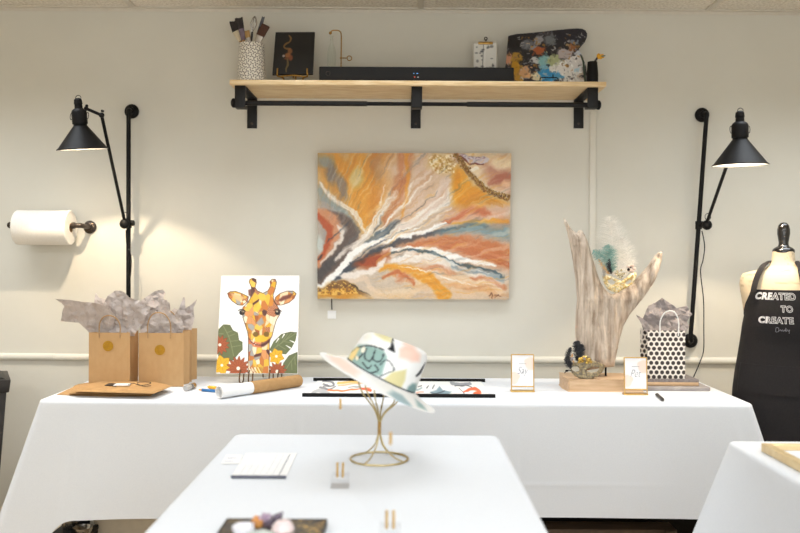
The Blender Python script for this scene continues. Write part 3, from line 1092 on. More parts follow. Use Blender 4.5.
o = obj('glass_bottle', b, M_glass); tag(o, 'small clear glass bottle standing under the brass arm on the shelf', 'bottle')

# ---- soundbar
Ysb = SY+.075
x0_, x1_ = P(319, 75, Ysb).x, P(514, 75, Ysb).x
zt_ = P(416, 66.7, Ysb).z
t = thing('soundbar', 'long black soundbar with tiny lit digits on the shelf', 'soundbar', ((x0_+x1_)/2, Ysb+.04, SZ))
b = BM(); add_box(b, ((x0_+x1_)/2, Ysb+.042, (SZ+zt_)/2), (x1_-x0_, .084, zt_-SZ-.001), .004); obj('cabinet', b, M_blackplastic, t)
M_grille = pmat('speaker_grille', C(26, 26, 27), C(17, 17, 18), 700, rough=.8)
b = BM(); add_box(b, ((x0_+x1_)/2, Ysb-.001, (SZ+zt_)/2), (x1_-x0_-.008, .003, zt_-SZ-.01), .001); obj('grille', b, M_grille, t)
M_ledb = emat('blue_led', C(90, 150, 220), .45); M_ledr = emat('red_led', C(220, 90, 80), .35); M_ledw = emat('white_led', C(170, 170, 175), .25)
for px, py, w_, m in ((413.8, 73.6, .004, M_ledb), (417.3, 73.6, .007, M_ledb), (414.6, 77.2, .0045, M_ledr), (418, 77.3, .006, M_ledw)):
    p = P(px, py, Ysb)
    b = BM(); add_box(b, (p.x, Ysb-.003, p.z), (w_, .001, .003)); o = obj('indicator', b, m, t, smooth=False)
    o['label'] = 'tiny lit indicator'
b = BM(); add_tube(b, ring_pts(P(328, 73.5, Ysb-.0028), .0085, 'y', 30), .0008, 6, True); obj('logo_ring', b, M_pipe, t)

# ---- small ink drawing on a gold clip
Yd = SY+.2
tl, tr, bl, br = P(473, 42.6, Yd+.02), P(497.2, 42.2, Yd+.02), P(473, 84, Yd), P(497.2, 84, Yd)
ras = Ras(0, 0, 60, 104, 60, 104, (226, 224, 218))
for k in range(46):
    x = rng.uniform(8, 52); y = rng.uniform(10, 95)
    if abs(x-30) < 4: continue
    ras.ell(x, y, rng.uniform(1.5, 5), rng.uniform(1.5, 4), (70, 72, 76), rng.uniform(.35, .8), .7)
ras.stroke([(31, 4), (29, 50), (30, 100)], 1.6, (236, 234, 230), .9)
ras.stroke([(26, 6), (24, 60), (26, 100)], .8, (90, 92, 96), .8)
for e in ([(1, 1), (59, 1), (59, 103), (1, 103), (1, 1)],):
    ras.stroke(e, 1.2, (188, 182, 170), 1, smooth=False)
t = thing('framed_drawing', 'small black and white ink drawing with a gold clip on top, behind the soundbar', 'drawing', ((bl.x+br.x)/2, Yd, SZ))
obj('drawing_board', art_panel(ras, tl, tr, bl, br, Vector((0, .006, 0)), (214, 208, 196)), M_artflat, t, smooth=False)
p = P(485.6, 43, Yd+.016)
b = BM(); add_box(b, (p.x, Yd+.02, p.z), (.062, .014, .011), .003); obj('clip', b, M_brass, t)
p2 = P(485.8, 38.6, Yd+.02)
b = BM(); add_tube(b, ring_pts(p2, .0055, 'y', 20), .0026, 8, True); add_box(b, (p2.x, Yd+.02, p2.z-.007), (.008, .006, .008), .002); obj('hanging_loop', b, M_pipe, t)

# ---- the painter's palette
def W(pts, x0, y0, s):
    return [(x0+a/s, y0+b_/s) for a, b_ in pts]
pal = [(60, 118), (120, 104), (200, 98), (300, 88), (400, 76), (500, 66), (560, 62), (596, 65), (620, 76), (632, 98), (631, 124), (615, 160), (592, 186), (572, 208), (578, 230), (595, 250), (612, 285), (624, 320), (628, 380), (628, 478), (30, 478), (32, 400), (38, 340), (46, 280), (52, 200)]
Yp0, Yp1 = SY+.14, SY+.235
zt_p, zb_p = P(550, 28.5, Yp1).z, SZ+.001
def pal_map(a, bb, d):
    px, py = 500+a/7.27, 20+bb/7.27
    k = (bb-62)/(478-62)
    Y = Yp1+(Yp0-Yp1)*k
    p = P(px, py, Y)
    z = zt_p+(zb_p-zt_p)*k
    return Vector((p.x, Y-d, z))
ras_p = None
bmP = inflate(pal, 3.6, lambda a, bb, e: .004, lambda a, bb, e: -.004, pal_map, jitter=.2)
me = bpy.data.meshes.new('palette')
bmesh.ops.recalc_face_normals(bmP, faces=bmP.faces)
bmP.to_mesh(me); bmP.free()
co = np.array([v.co[:] for v in me.vertices])
# each vertex back in the palette's own plan
kk = (zt_p-co[:, 2])/(zt_p-zb_p)
bbv = 62+kk*(478-62)
aav = []
for (x, y, z), bv in zip(co, bbv):
    Yv = Yp1+(Yp0-Yp1)*((bv-62)/(478-62))
    py = 20+bv/7.27
    aav.append(((x*F/Yv - ROLL*(py-VY)) + VX - 500)*7.27)
ras = Ras(0, 0, 1, 1, len(co), 1, (46, 44, 48))
ras.X = np.array(aav)[None, :]; ras.Y = bbv[None, :]
aav_x, aav_y = ras.X, ras.Y
ras.X = ras.X + (vnoise(ras.X/16, ras.Y/16, 5, 2)-.5)*26
ras.Y = ras.Y + (vnoise(ras.X/16, ras.Y/16, 9, 2)-.5)*26
def blotch(x, y, rx, ry, c, a=1): ras.ell(x, y, rx, ry, c, a, .3)
blotch(520, 110, 110, 50, (42, 40, 50)); blotch(110, 165, 60, 50, (36, 34, 36)); blotch(200, 180, 50, 40, (110, 112, 118)); blotch(280, 150, 34, 34, (150, 148, 150))
blotch(365, 145, 45, 40, (112, 116, 120)); blotch(330, 100, 60, 14, (74, 70, 74)); blotch(250, 200, 30, 18, (140, 142, 146)); blotch(180, 260, 60, 40, (48, 46, 48))
blotch(60, 280, 26, 40, (196, 140, 110)); blotch(120, 275, 36, 42, (170, 132, 58)); blotch(110, 340, 34, 50, (188, 140, 40)); blotch(140, 410, 40, 40, (186, 138, 46))
blotch(190, 370, 50, 44, (206, 158, 112)); blotch(250, 290, 34, 28, (196, 196, 194)); blotch(292, 220, 44, 26, (168, 92, 56)); blotch(240, 340, 30, 40, (46, 44, 50))
blotch(330, 300, 56, 48, (136, 186, 188)); blotch(390, 290, 52, 44, (176, 182, 138)); blotch(330, 350, 44, 30, (128, 178, 196)); blotch(340, 395, 80, 44, (62, 148, 200)); blotch(262, 400, 34, 30, (226, 214, 178))
blotch(470, 240, 58, 34, (188, 176, 174)); blotch(525, 195, 30, 28, (150, 98, 62)); blotch(540, 160, 34, 16, (118, 128, 138)); blotch(570, 240, 34, 22, (196, 200, 210))
blotch(500, 350, 105, 70, (234, 230, 226)); blotch(560, 300, 70, 50, (226, 222, 220)); blotch(520, 410, 110, 40, (232, 228, 222)); blotch(420, 400, 34, 20, (90, 160, 200)); blotch(560, 355, 18, 16, (186, 214, 226)); blotch(590, 400, 26, 20, (214, 196, 176)); blotch(380, 345, 24, 20, (228, 226, 220))
for k in range(170):
    x, y = rng.uniform(40, 620), rng.uniform(80, 440)
    blotch(x, y, rng.uniform(4, 13), rng.uniform(2, 7), [(30, 28, 30), (200, 196, 190), (150, 150, 155), (180, 130, 60)][k % 4], .7)
src_x, src_y = aav_x, aav_y
for k in range(420):
    i = int(rng.integers(0, len(co)))
    c_ = ras.A[0, i].copy()*rng.uniform(.75, 1.2)
    ras.ell(float(ras.X[0, i]+rng.normal(0, 22)), float(ras.Y[0, i]+rng.normal(0, 18)), rng.uniform(4, 15), rng.uniform(2, 8), np.clip(c_, 0, 255), rng.uniform(.5, .95), .4, rng.uniform(0, 3))
colour_attr(me, s2l_np(ras.A[0]))
o = obj('paint_palette', me, M_palette, angle=.6)
tag(o, 'large wooden palette caked in black, blue and white paint leaning at the shelf end', 'palette')
# little black wire stand in front of the palette
p = P(548, 80, SY+.09); p.z = SZ
t = thing('wire_plate_stand', 'little black wire stand in front of the paint palette on the shelf', 'stand', p)
b = BM()
xl_, xr_ = P(540.5, 78, SY+.09).x, P(557.5, 78, SY+.09).x
zt2 = P(548, 78, SY+.09).z
add_tube(b, spl([(xl_, SY+.085, SZ+.002), (xl_, SY+.09, zt2), ((xl_+xr_)/2, SY+.09, zt2+.001), (xr_, SY+.09, zt2), (xr_, SY+.085, SZ+.002)], 5), .0022, 8)
obj('front_wire', b, M_black, t)
b = BM(); pz = P(553, 74.5, SY+.09).z
add_tube(b, [(P(553, 76, SY+.09).x, SY+.09, zt2), (P(553, 76, SY+.09).x, SY+.09, pz)], .0022, 8)
obj('upright', b, M_black, t)
for xx in (xl_, xr_):
    b = BM(); add_tube(b, [(xx, SY+.085, SZ+.002), (xx, SY+.125, SZ+.002)], .002, 8); obj('foot', b, M_black, t)

# ---- black cup with a yellow-tipped brush
Yk = SY+.1
pc = P(592.3, 80, Yk); pc.z = SZ+.0005
zt_ = P(592, 62, Yk).z-pc.z
b = BM(); add_lathe(b, [(0, 0), (.021, 0), (.0225, .003), (.0235, zt_*.5), (.0205, zt_*.85), (.0195, zt_), (.0178, zt_), (.0188, zt_*.8), (.021, .006), (0, .006)], 28, Matrix.Translation(pc))
o = obj('black_cup', b, M_black); tag(o, 'small black cup at the right end of the pine shelf', 'cup')
t = thing('paintbrush', 'brush with a bright yellow splayed tip leaning out of the small black cup', 'paintbrush', pc+Vector((0, 0, .01)))
q0, q1 = P(594.5, 62, Yk), P(597.3, 58, Yk)
b = BM(); add_tube(b, spl([pc+Vector((-.006, 0, .012)), P(592, 66, Yk), q0, q1], 5), .0044, 10); obj('handle', b, M_h_black, t)
b = BM()
for k in range(26):
    a = random.uniform(0, 2*math.pi); r_ = random.uniform(.3, 1)
    e = P(601.5, 56.2, Yk)+Vector((random.uniform(-.012, .012), random.uniform(-.01, .01), random.uniform(-.012, .012)))
    add_tube(b, [q1, q1.lerp(e, .5)+Vector((0, 0, .002)), e], [.003, .005, .002], 6)
obj('bristles', b, pmat('yellow_paint', C(232, 172, 44), C(214, 150, 30), 60, rough=.6), t)
g0 = P(605.3, 55.6, Yk)
b = BM(); add_tube(b, [P(601, 56.5, Yk), g0], [.0045, .002], 8); obj('tip', b, pmat('green_paint', C(110, 128, 110), rough=.5), t)
t = thing('paint_tool', 'short dark green tool tucked between the palette and the black cup', 'tool', P(586, 70, Yk+.02))
b = BM(); add_tube(b, [pc+Vector((-.02, .03, .0)), P(583.5, 62, Yk+.03), P(581, 55.5, Yk+.03)], [.004, .0045, .003], 8); obj('shaft', b, pmat('dark_green', C(58, 74, 58), rough=.5), t)

# ================================================================== on the wall
# ---- the big abstract painting
ras = Ras(27, 27, 670, 512, 300, 226, (206, 190, 172), warp=13, wscale=60, fine=5.5)
R_ = ras
def S_(p, w, c, a=1, **k): R_.stroke(p, w, c, a, **k)
R_.poly([(27, 27), (350, 27), (300, 160), (200, 290), (120, 250), (27, 150)], (216, 160, 66), soft=40)
for p, w, c in (([(190, 280), (150, 150), (60, 40)], [10, 26, 34], (214, 154, 52)), ([(200, 280), (190, 160), (160, 30)], [8, 22, 30], (222, 162, 58)), ([(205, 270), (220, 160), (235, 30)], [6, 18, 30], (206, 140, 50)), ([(215, 260), (250, 160), (290, 30)], [6, 20, 30], (214, 150, 74)), ([(150, 260), (90, 150), (40, 60)], [6, 14, 20], (200, 150, 80))):
    S_(p, w, c, .75, soft=18, streak=.8)
R_.ell(70, 95, 20, 44, (128, 124, 122), .85, .8, -.3); R_.ell(110, 140, 16, 40, (136, 132, 130), .8, .8, -.3); R_.ell(48, 50, 26, 20, (150, 160, 160), .8, .9)
R_.ell(158, 108, 20, 34, (206, 190, 132), .8, .8, .2); R_.ell(230, 80, 16, 40, (160, 126, 90), .5, .9)
R_.poly([(270, 200), (240, 60), (300, 27), (470, 27), (490, 90), (470, 180), (420, 250), (330, 290), (270, 280)], (216, 190, 164), soft=40)
S_([(262, 270), (300, 170), (325, 40)], [6, 16, 26], (204, 140, 92), .8, soft=16, streak=.8)
S_([(250, 270), (280, 190), (300, 120)], [5, 14, 20], (184, 118, 70), .7, soft=12, streak=.8)
S_([(312, 250), (325, 140), (328, 30)], [3, 6, 8], (220, 158, 62), .8, soft=6)
S_([(300, 280), (360, 180), (380, 30)], [5, 16, 24], (222, 198, 178), .7, soft=16, streak=.8)
S_([(300, 290), (380, 230), (450, 130)], [6, 16, 20], (226, 208, 196), .8, soft=14, streak=.7)
S_([(340, 290), (410, 240), (470, 170)], [4, 7, 9], (188, 176, 166), .7, soft=8, streak=.8)
S_([(305, 292), (370, 250), (440, 200), (470, 150)], [3, 8, 12], (236, 230, 222), .75, soft=7, streak=.8)
# gold and cream, upper right
R_.poly([(478, 60), (500, 75), (545, 130), (600, 165), (668, 192), (600, 205), (560, 225), (500, 215), (470, 190)], (222, 158, 36), soft=14)
S_([(480, 180), (520, 130), (500, 80)], [8, 14, 8], (232, 172, 50), .8, streak=.8); S_([(500, 215), (560, 190), (640, 200)], [6, 12, 8], (196, 134, 30), .7, streak=.8)
R_.poly([(470, 215), (560, 212), (660, 205), (660, 260), (520, 262), (440, 280)], (220, 178, 150), soft=22)
S_([(450, 260), (540, 222), (600, 232)], [6, 14, 8], (196, 104, 58), .7, soft=12)
S_([(470, 262), (560, 258), (660, 250)], [3, 7, 8], (226, 170, 66), .9, soft=6)
R_.poly([(392, 42), (430, 28), (465, 40), (478, 70), (455, 92), (410, 85), (390, 65)], (226, 200, 142), soft=16)
m = vnoise(R_.X0/7, R_.Y0/7, 21, 2); gold_patch = inside([(392, 38), (478, 30), (480, 88), (410, 92)], R_.X, R_.Y)
R_.mix(gold_patch*(m > .6)*.8, (250, 240, 214)); R_.mix(gold_patch*(m < .36)*.7, (182, 140, 66))
R_.poly([(490, 27), (670, 27), (670, 180), (620, 158), (570, 120), (530, 80)], (232, 210, 172), soft=8)
R_.poly([(575, 60), (640, 40), (672, 90), (672, 160), (625, 135), (590, 110)], (198, 150, 126), soft=20)
S_([(600, 130), (630, 110), (650, 95), (670, 100)], [6, 12, 10, 8], (178, 110, 84), .8, soft=8); R_.ell(640, 55, 40, 20, (240, 222, 190), .9, .7); R_.ell(655, 125, 16, 12, (232, 196, 160), .8, .6)
S_([(482, 30), (520, 75), (556, 120), (590, 150), (630, 166), (670, 176)], [7, 9, 9, 9, 9, 9], (160, 116, 54), 1, soft=4)
S_([(500, 33), (540, 44), (585, 40), (575, 56), (545, 52)], [4, 6, 6, 4], (214, 204, 208), 1, soft=3); S_([(500, 38), (545, 56), (578, 60)], [2, 4, 2], (128, 66, 50), .9, soft=3)
R_.ell(550, 78, 12, 9, (244, 234, 216), 1, .3)
# left side
R_.poly([(27, 140), (100, 190), (150, 250), (130, 320), (27, 420)], (172, 164, 156), soft=24)
S_([(27, 150), (80, 200), (150, 260)], [10, 12, 6], (150, 160, 156), .8, soft=12)
S_([(30, 130), (90, 185), (150, 225), (186, 285)], [4, 8, 10, 4], (234, 226, 214), .95, soft=6, streak=.5)
S_([(60, 230), (125, 260), (140, 300), (100, 370), (27, 440)], [10, 18, 24, 30, 28], (104, 88, 80), .95, soft=14)
S_([(27, 225), (70, 250), (88, 290), (70, 340), (27, 400)], [16, 20, 16, 14, 12], (206, 150, 112), .95, soft=12)
S_([(27, 240), (62, 270), (72, 300), (58, 345), (27, 385)], [10, 13, 11, 10, 8], (182, 92, 48), .95, soft=8)
R_.ell(30, 330, 16, 30, (200, 206, 200), .9, .7); S_([(27, 385), (34, 376)], 5, (60, 56, 56), .7)
S_([(92, 272), (108, 300), (88, 345), (40, 398)], [3, 6, 5, 3], (232, 222, 212), .9, soft=5)
S_([(150, 265), (165, 285), (120, 340)], [3, 6, 4], (110, 104, 100), .7, soft=5)
# the dark and white river
S_([(27, 440), (70, 400), (110, 360)], [14, 14, 8], (86, 80, 78), .9, soft=10)
S_([(200, 330), (240, 300), (300, 262)], [14, 16, 8], (94, 112, 124), .85, soft=10, streak=.6)
S_([(215, 290), (235, 260), (255, 225)], [4, 5, 2], (70, 76, 84), .8, soft=5)
S_([(150, 345), (200, 285), (240, 235), (262, 190), (292, 160)], [7, 13, 11, 11, 5], (236, 228, 216), .95, soft=8, streak=.8)
S_([(90, 385), (140, 340), (200, 300), (215, 265)], [7, 9, 6, 3], (226, 216, 206), .9, soft=6, streak=.7)
S_([(50, 460), (110, 435), (150, 405), (200, 370), (230, 350), (300, 330), (400, 300), (520, 285)], [5, 9, 12, 13, 11, 8, 8, 10], (68, 74, 84), .92, soft=7)
R_.poly([(420, 300), (470, 275), (540, 265), (668, 268), (668, 312), (600, 314), (540, 300), (470, 308)], (142, 162, 164), soft=14)
S_([(440, 292), (520, 272), (600, 270)], [3, 6, 5], (96, 120, 126), .8, soft=6, streak=.6)
S_([(27, 472), (70, 450), (105, 420), (130, 390), (150, 360), (200, 330), (260, 318), (330, 306), (400, 288), (450, 262)], [7, 8, 11, 11, 10, 9, 8, 8, 7, 4], (246, 243, 238), 1, soft=5)
# the fan of colour to the right
R_.poly([(300, 345), (400, 315), (540, 312), (668, 330), (668, 420), (560, 380), (430, 350)], (214, 150, 110), soft=20)
S_([(310, 345), (420, 322), (540, 328), (664, 350)], [5, 10, 16, 20], (198, 124, 74), .85, soft=12, streak=.6); S_([(430, 340), (540, 350), (664, 395)], [4, 8, 14], (190, 112, 64), .8, soft=10, streak=.6)
R_.poly([(240, 400), (300, 385), (420, 400), (560, 430), (664, 470), (664, 512), (420, 512), (340, 460)], (224, 196, 164), soft=20)
S_([(240, 362), (330, 362), (430, 380), (540, 415), (640, 470)], [6, 8, 10, 14, 12], (236, 226, 214), .9, soft=10, streak=.5)
S_([(250, 352), (340, 348), (440, 362), (540, 382), (622, 402)], [6, 8, 10, 9, 4], (248, 245, 240), 1, soft=5)
S_([(240, 372), (330, 352), (400, 362), (480, 388), (560, 404), (650, 440)], [3, 3.5, 5, 5, 4, 3], (66, 92, 104), .9, soft=4)
S_([(480, 398), (560, 418), (650, 450)], [4, 8, 8], (150, 166, 172), .85, soft=7)
S_([(265, 385), (340, 380), (430, 396), (470, 412)], [9, 12, 10, 4], (240, 232, 224), .95, soft=7, streak=.4)
R_.poly([(155, 400), (185, 370), (215, 365), (270, 350), (262, 385), (230, 410), (190, 415)], (170, 84, 36), soft=12)
R_.ell(180, 385, 14, 10, (112, 60, 30), .8, .7); S_([(230, 395), (250, 370), (275, 360)], [4, 6, 3], (214, 160, 90), .7)
S_([(300, 450), (380, 420), (480, 420)], [8, 14, 10], (204, 134, 92), .7, soft=14, streak=.7); S_([(330, 500), (420, 440), (520, 450), (640, 490)], [10, 14, 14, 10], (232, 206, 172), .8, soft=12, streak=.6)
S_([(240, 412), (300, 412), (360, 428), (410, 455), (450, 500)], [9, 12, 15, 18, 22], (226, 162, 44), .95, soft=9, streak=.4)
S_([(250, 440), (300, 432), (350, 455)], [4, 8, 6], (198, 110, 56), .8, soft=6); S_([(470, 470), (540, 470), (620, 500)], [8, 12, 8], (222, 170, 120), .7, soft=12, streak=.7)
S_([(540, 440), (600, 452), (660, 475)], [4, 8, 6], (196, 112, 66), .7, soft=8, streak=.6)
S_([(110, 440), (170, 432), (205, 425), (240, 400), (255, 380)], [6, 11, 10, 7, 4], (238, 228, 218), .95, soft=6); S_([(120, 452), (190, 450), (212, 478), (240, 495)], [3, 8, 9, 6], (226, 206, 184), .9, soft=6)
R_.poly([(27, 478), (60, 462), (110, 455), (150, 462), (185, 490), (205, 512), (27, 512)], (206, 152, 56), soft=8)
S_([(27, 482), (70, 466), (120, 460), (160, 480), (200, 508)], [4, 7, 8, 6, 4], (132, 94, 46), .8, soft=5); S_([(130, 460), (160, 470), (200, 500)], [2, 3, 2], (60, 52, 48), .8, soft=3)
dd = vnoise(R_.X0/6, R_.Y0/6, 31, 2); geo = inside([(27, 480), (60, 464), (110, 456), (150, 466), (170, 490), (27, 500)], R_.X, R_.Y)
R_.mix(geo*(dd > .58)*.8, (236, 200, 110)); R_.mix(geo*(dd < .4)*.6, (116, 82, 42))
R_.poly([(150, 512), (240, 480), (340, 470), (330, 512)], (228, 204, 170), soft=20)
for p in ([(598, 506), (606, 496), (612, 508)], [(616, 502), (628, 500), (640, 506)], [(622, 508), (634, 498)]):
    S_(p, 1.6, (104, 66, 44), .8, soft=1.6)
for p_, w_ in (([(230, 318), (330, 262), (440, 160)], 4), ([(260, 312), (370, 258), (470, 170)], 3), ([(215, 300), (290, 230), (350, 120)], 3), ([(280, 306), (400, 262), (470, 205)], 4), ([(240, 290), (300, 220), (400, 110)], 2.5), ([(190, 300), (230, 220), (250, 130)], 2.5), ([(300, 410), (420, 430), (560, 470)], 3), ([(270, 372), (420, 376), (600, 430)], 3)):
    S_(p_, [1, w_, w_*1.4, w_*.6], (246, 242, 234), .85, soft=3, streak=.9)
for p_, w_ in (([(120, 420), (200, 345), (330, 285)], 3), ([(150, 395), (220, 352), (300, 322)], 2.5), ([(250, 300), (330, 240), (420, 150)], 1.8), ([(60, 330), (110, 280), (140, 240)], 3)):
    S_(p_, [1, w_, w_, .6], (72, 76, 84), .75, soft=3, streak=.9)
# fine streaks that fan out of the lower left corner
ang = np.arctan2(500-R_.Y, R_.X+20); rad = np.hypot(500-R_.Y, R_.X+20)
sk = vnoise(ang*46, rad/140, 61, 3)
zone = np.clip((rad-190)/160, 0, 1)*np.clip((R_.X0-20)/60, 0, 1)
R_.mix(np.clip((sk-.56)*5, 0, 1)*zone*.32, (240, 228, 212)); R_.mix(np.clip((.42-sk)*5, 0, 1)*zone*.24, (178, 112, 58))
sk2 = vnoise(ang*80, rad/90, 67, 2); R_.mix(np.clip((sk2-.66)*6, 0, 1)*zone*.4, (222, 170, 84)); R_.mix(np.clip((.3-sk2)*6, 0, 1)*zone*.4, (118, 118, 116))
f = .965+.07*vnoise(R_.X/3.2+R_.Y/40, R_.Y/3.2, 41, 2)
R_.mul(f)
lum_ = R_.A.mean(-1, keepdims=True)
R_.A = np.clip(lum_+(R_.A-lum_)*1.02, 0, 255)
R_.A = 255*(np.clip(R_.A, 0, 255)/255)**1.2
YP = WY-.036
tl, tr, bl, br = P(317.6, 153, YP), P(511.3, 153.2, YP), P(317.4, 298.8, YP), P(508.8, 299.6, YP)
rel = (vnoise(R_.X/16, R_.Y/16, 51, 3)-.5)*.0025
rel[0, :] = rel[-1, :] = 0; rel[:, 0] = rel[:, -1] = 0
pt = thing('abstract_painting', 'large abstract canvas of ochre, white and teal streaks hung under the shelf', 'painting', ((bl.x+br.x)/2, WY-.018, (bl.z+br.z)/2))
obj('canvas', art_panel(ras, tl, tr, bl, br, Vector((0, .0355, 0)), (214, 196, 160), wrap=True, relief=rel), M_art, pt, angle=1.0)
def paint_pt(a, bb, out):
    u, v = (a-27)/643, (bb-27)/485
    p = (tl*(1-u)+tr*u)*(1-v)+(bl*(1-u)+br*u)*v
    return p+Vector((0, -out, 0))
b = BM()
pts = spl([(482, 30, 0), (520, 75, 0), (556, 120, 0), (590, 150, 0), (630, 166, 0), (666, 174, 0)], 16)
for q in pts:
    for k in range(2):
        c = paint_pt(min(664, max(30, q.x+random.uniform(-8, 8))), max(31, q.y+random.uniform(-8, 8)), .002)
        bmesh.ops.create_icosphere(b, subdivisions=1, radius=random.uniform(.003, .0058), matrix=Matrix.Translation(c) @ Matrix.Rotation(random.uniform(0, 3), 4, 'X'))
o = obj('crystal_chips', b, pmat('amber_crystal', C(196, 158, 92), C(128, 92, 52), 120, rough=.15, coat=.5, lo=.4, hi=.6), pt, smooth=False)
o['kind'] = 'stuff'; o['label'] = 'band of glittering amber stone chips'
b = BM()
for a, bb, sx_ in ((512, 35, .012), (535, 43, .014), (560, 45, .014), (578, 42, .009)):
    add_ball(b, paint_pt(a, bb, .003), sx_, 10, (1, .4, .55))
obj('agate', b, pmat('agate', C(222, 212, 216), C(164, 130, 138), 90, rough=.12, coat=.6), pt)
o = None
# label card and cable under the painting
p = P(331.8, 314.6, WY)
b = BM(); add_box(b, (p.x, WY-.0015, p.z), (.036, .002, .034)); o = obj('label_card', b, M_paper, smooth=False)
tag(o, 'small white label card on the wall below the abstract painting', 'label card')
b = BM(); a0, a1 = P(331.6, 300, WY-.004), P(332, 309.6, WY-.004)
add_tube(b, [a0+Vector((0, 0, .03)), a0, a1], .0022, 8); o = obj('hanging_wire', b, M_pipe); tag(o, 'short grey wire hanging from the bottom left of the abstract painting', 'wire')

# ---- cable cover running down the wall from the shelf
xc = P(592.3, 200, WY).x
b = BM(); add_box(b, (xc, WY-.005, (P(592, 112, WY).z+P(592, 352, WY).z)/2), (.027, .01, P(592, 112, WY).z-P(592, 352, WY).z), .003)
o = obj('cable_cover', b, M_rail); tag(o, 'flat cream cable cover running down the wall behind the driftwood', 'cable cover')

# ---- wall lamps
def wall_lamp(label, f_top, pole, f_bot, Yp, jt, arm, arm_r, rim, Rm, lean, fwd, power, elbow=None, cord=None):
    t = thing('wall_lamp', label, 'lamp', P(pole[1][0], pole[1][1], Yp), 'black wall lamps')
    # pole with bent ends into the wall
    p0, p1 = P(pole[0][0], pole[0][1], Yp), P(pole[1][0], pole[1][1], Yp)
    c0 = P(f_top[0], f_top[1], WY); c1 = P(f_bot[0], f_bot[1], WY)
    pts = [Vector((c0.x, WY-.006, c0.z)), Vector((c0.x+(p0.x-c0.x)*.2, WY-.02, c0.z)), Vector((c0.x+(p0.x-c0.x)*.75, Yp+.008, c0.z-.004)), p0, p0.lerp(p1, .1), p0.lerp(p1, .5), p0.lerp(p1, .9), p1, Vector((c1.x+(p1.x-c1.x)*.75, Yp+.008, c1.z+.004)), Vector((c1.x+(p1.x-c1.x)*.2, WY-.02, c1.z)), Vector((c1.x, WY-.006, c1.z))]
    b = BM(); add_tube(b, spl(pts, 6), .0092, 16); obj('pole', b, M_black, t)
    for c in (c0, c1):
        b = BM(); add_lathe(b, [(0, 0), (.03, 0), (.031, .005), (.028, .014), (.017, .02), (.015, .03), (0, .032)], 32, axis_matrix((c.x, WY-.001, c.z), (0, -1, 0)))
        k = obj('wall_mount', b, M_black, t)
        for s in (-1, 1):
            b = BM(); add_ball(b, (c.x+.004*s, WY-.014, c.z+.021*s), .0045, 10); obj('screw', b, M_blackmetal, k)
    # clamp joint
    j = P(jt[0], jt[1], jt[2])
    b = BM(); add_ball(b, j, .021, 24, (1, .8, 1)); add_lathe(b, [(.0, -.024), (.012, -.024), (.013, .0), (.012, .012), (0, .012)], 20, axis_matrix(j, (0, -1, 0)))
    pj = p0.lerp(p1, (p0.z-j.z)/(p0.z-p1.z))
    add_tube(b, [j, pj], .012, 14); add_tube(b, [pj+Vector((0, 0, .017)), pj-Vector((0, 0, .017))], .0135, 16)
    k = obj('clamp', b, M_black, t)
    b = BM(); add_lathe(b, [(0, 0), (.012, 0), (.013, .004), (.012, .014), (0, .016)], 18, axis_matrix(pj+Vector((.01, -.004, .004)), (1, -.15, 0))); obj('knob', b, M_black, k)
    b = BM(); add_tube(b, [j+Vector((.002+.012*math.sin(a), -.004, .02+.014*(1-math.cos(a)))) for a in [math.pi*2*q/18 for q in range(18)]], .0014, 6, True); obj('wire_loop', b, M_blackmetal, k)
    # arm
    ap = [P(*q) for q in arm]
    b = BM(); add_tube(b, ap[:2], arm_r, 14); obj('arm', b, M_black, t)
    if elbow:
        e = ap[1]
        b = BM(); add_ball(b, e, .0105, 14); add_tube(b, [e+Vector((.004, -.004, .012)), e+Vector((.006, -.006, .018))], .006, 10); obj('elbow', b, M_blackmetal, t)
        b = BM(); add_tube(b, ap[1:], .0058, 12); add_ball(b, ap[-1], .009, 12); add_ball(b, ap[-1]+Vector((.004, -.006, .009)), .006, 10); obj('forearm', b, M_black, t)
    # shade, turned about its own axis
    rc = P(*rim)
    Ms = Matrix.Translation(rc) @ Matrix.Rotation(lean, 4, 'Y') @ Matrix.Rotation(fwd, 4, 'X')
    hcn = .97*Rm
    b = BM()
    add_lathe(b, [(Rm*.985, .0005), (Rm*1.0, 0), (Rm*1.0, .003), (Rm*.93, .008), (Rm*.262, hcn), (Rm*.262, hcn+.004), (Rm*.30, hcn+.006), (Rm*.30, hcn+.05), (Rm*.255, hcn+.058), (Rm*.16, hcn+.064), (Rm*.15, hcn+.078), (Rm*.17, hcn+.08), (Rm*.15, hcn+.096), (Rm*.08, hcn+.102), (0, hcn+.103)], 48, Ms, cap=False)
    s = obj('lamp_shade', b, M_black, t, angle=.5)
    b = BM(); add_lathe(b, [(Rm*.985, .0006), (Rm*.915, .006), (Rm*.25, hcn-.003), (Rm*.24, hcn+.045), (0, hcn+.047)], 48, Ms, cap=False)
    o = obj('shade_lining', b, M_white, s); o['label'] = 'white enamel inside of the shade'
    b = BM(); add_lathe(b, [(0, hcn+.024), (.011, hcn+.025), (.015, hcn+.029), (.014, hcn+.034), (.01, hcn+.038), (0, hcn+.042)], 20, Ms); o = obj('bulb', b, M_bulb, s); o['label'] = 'glowing bulb'
    top = Ms @ Vector((0, 0, hcn+.1))
    b = BM(); add_tube(b, [top+Vector((.002+.010*math.cos(a), 0, .002+.010*math.sin(a))) for a in [2*math.pi*q/20 for q in range(20)]], .0013, 6, True); obj('top_ring', b, M_blackmetal, s)
    for sgn in (-1, 1):
        b = BM(); c = Ms @ Vector((sgn*Rm*.33, 0, hcn+.035)); add_tube(b, [c+Vector((.004*math.cos(a), .002*math.sin(a), .013*math.sin(a))) for a in [2*math.pi*q/16 for q in range(16)]], .0013, 6, True); obj('bail', b, M_blackmetal, s)
    point('lamp_light', Ms @ Vector((0, 0, hcn-.004)), .008, power, (1, .82, .6), t)
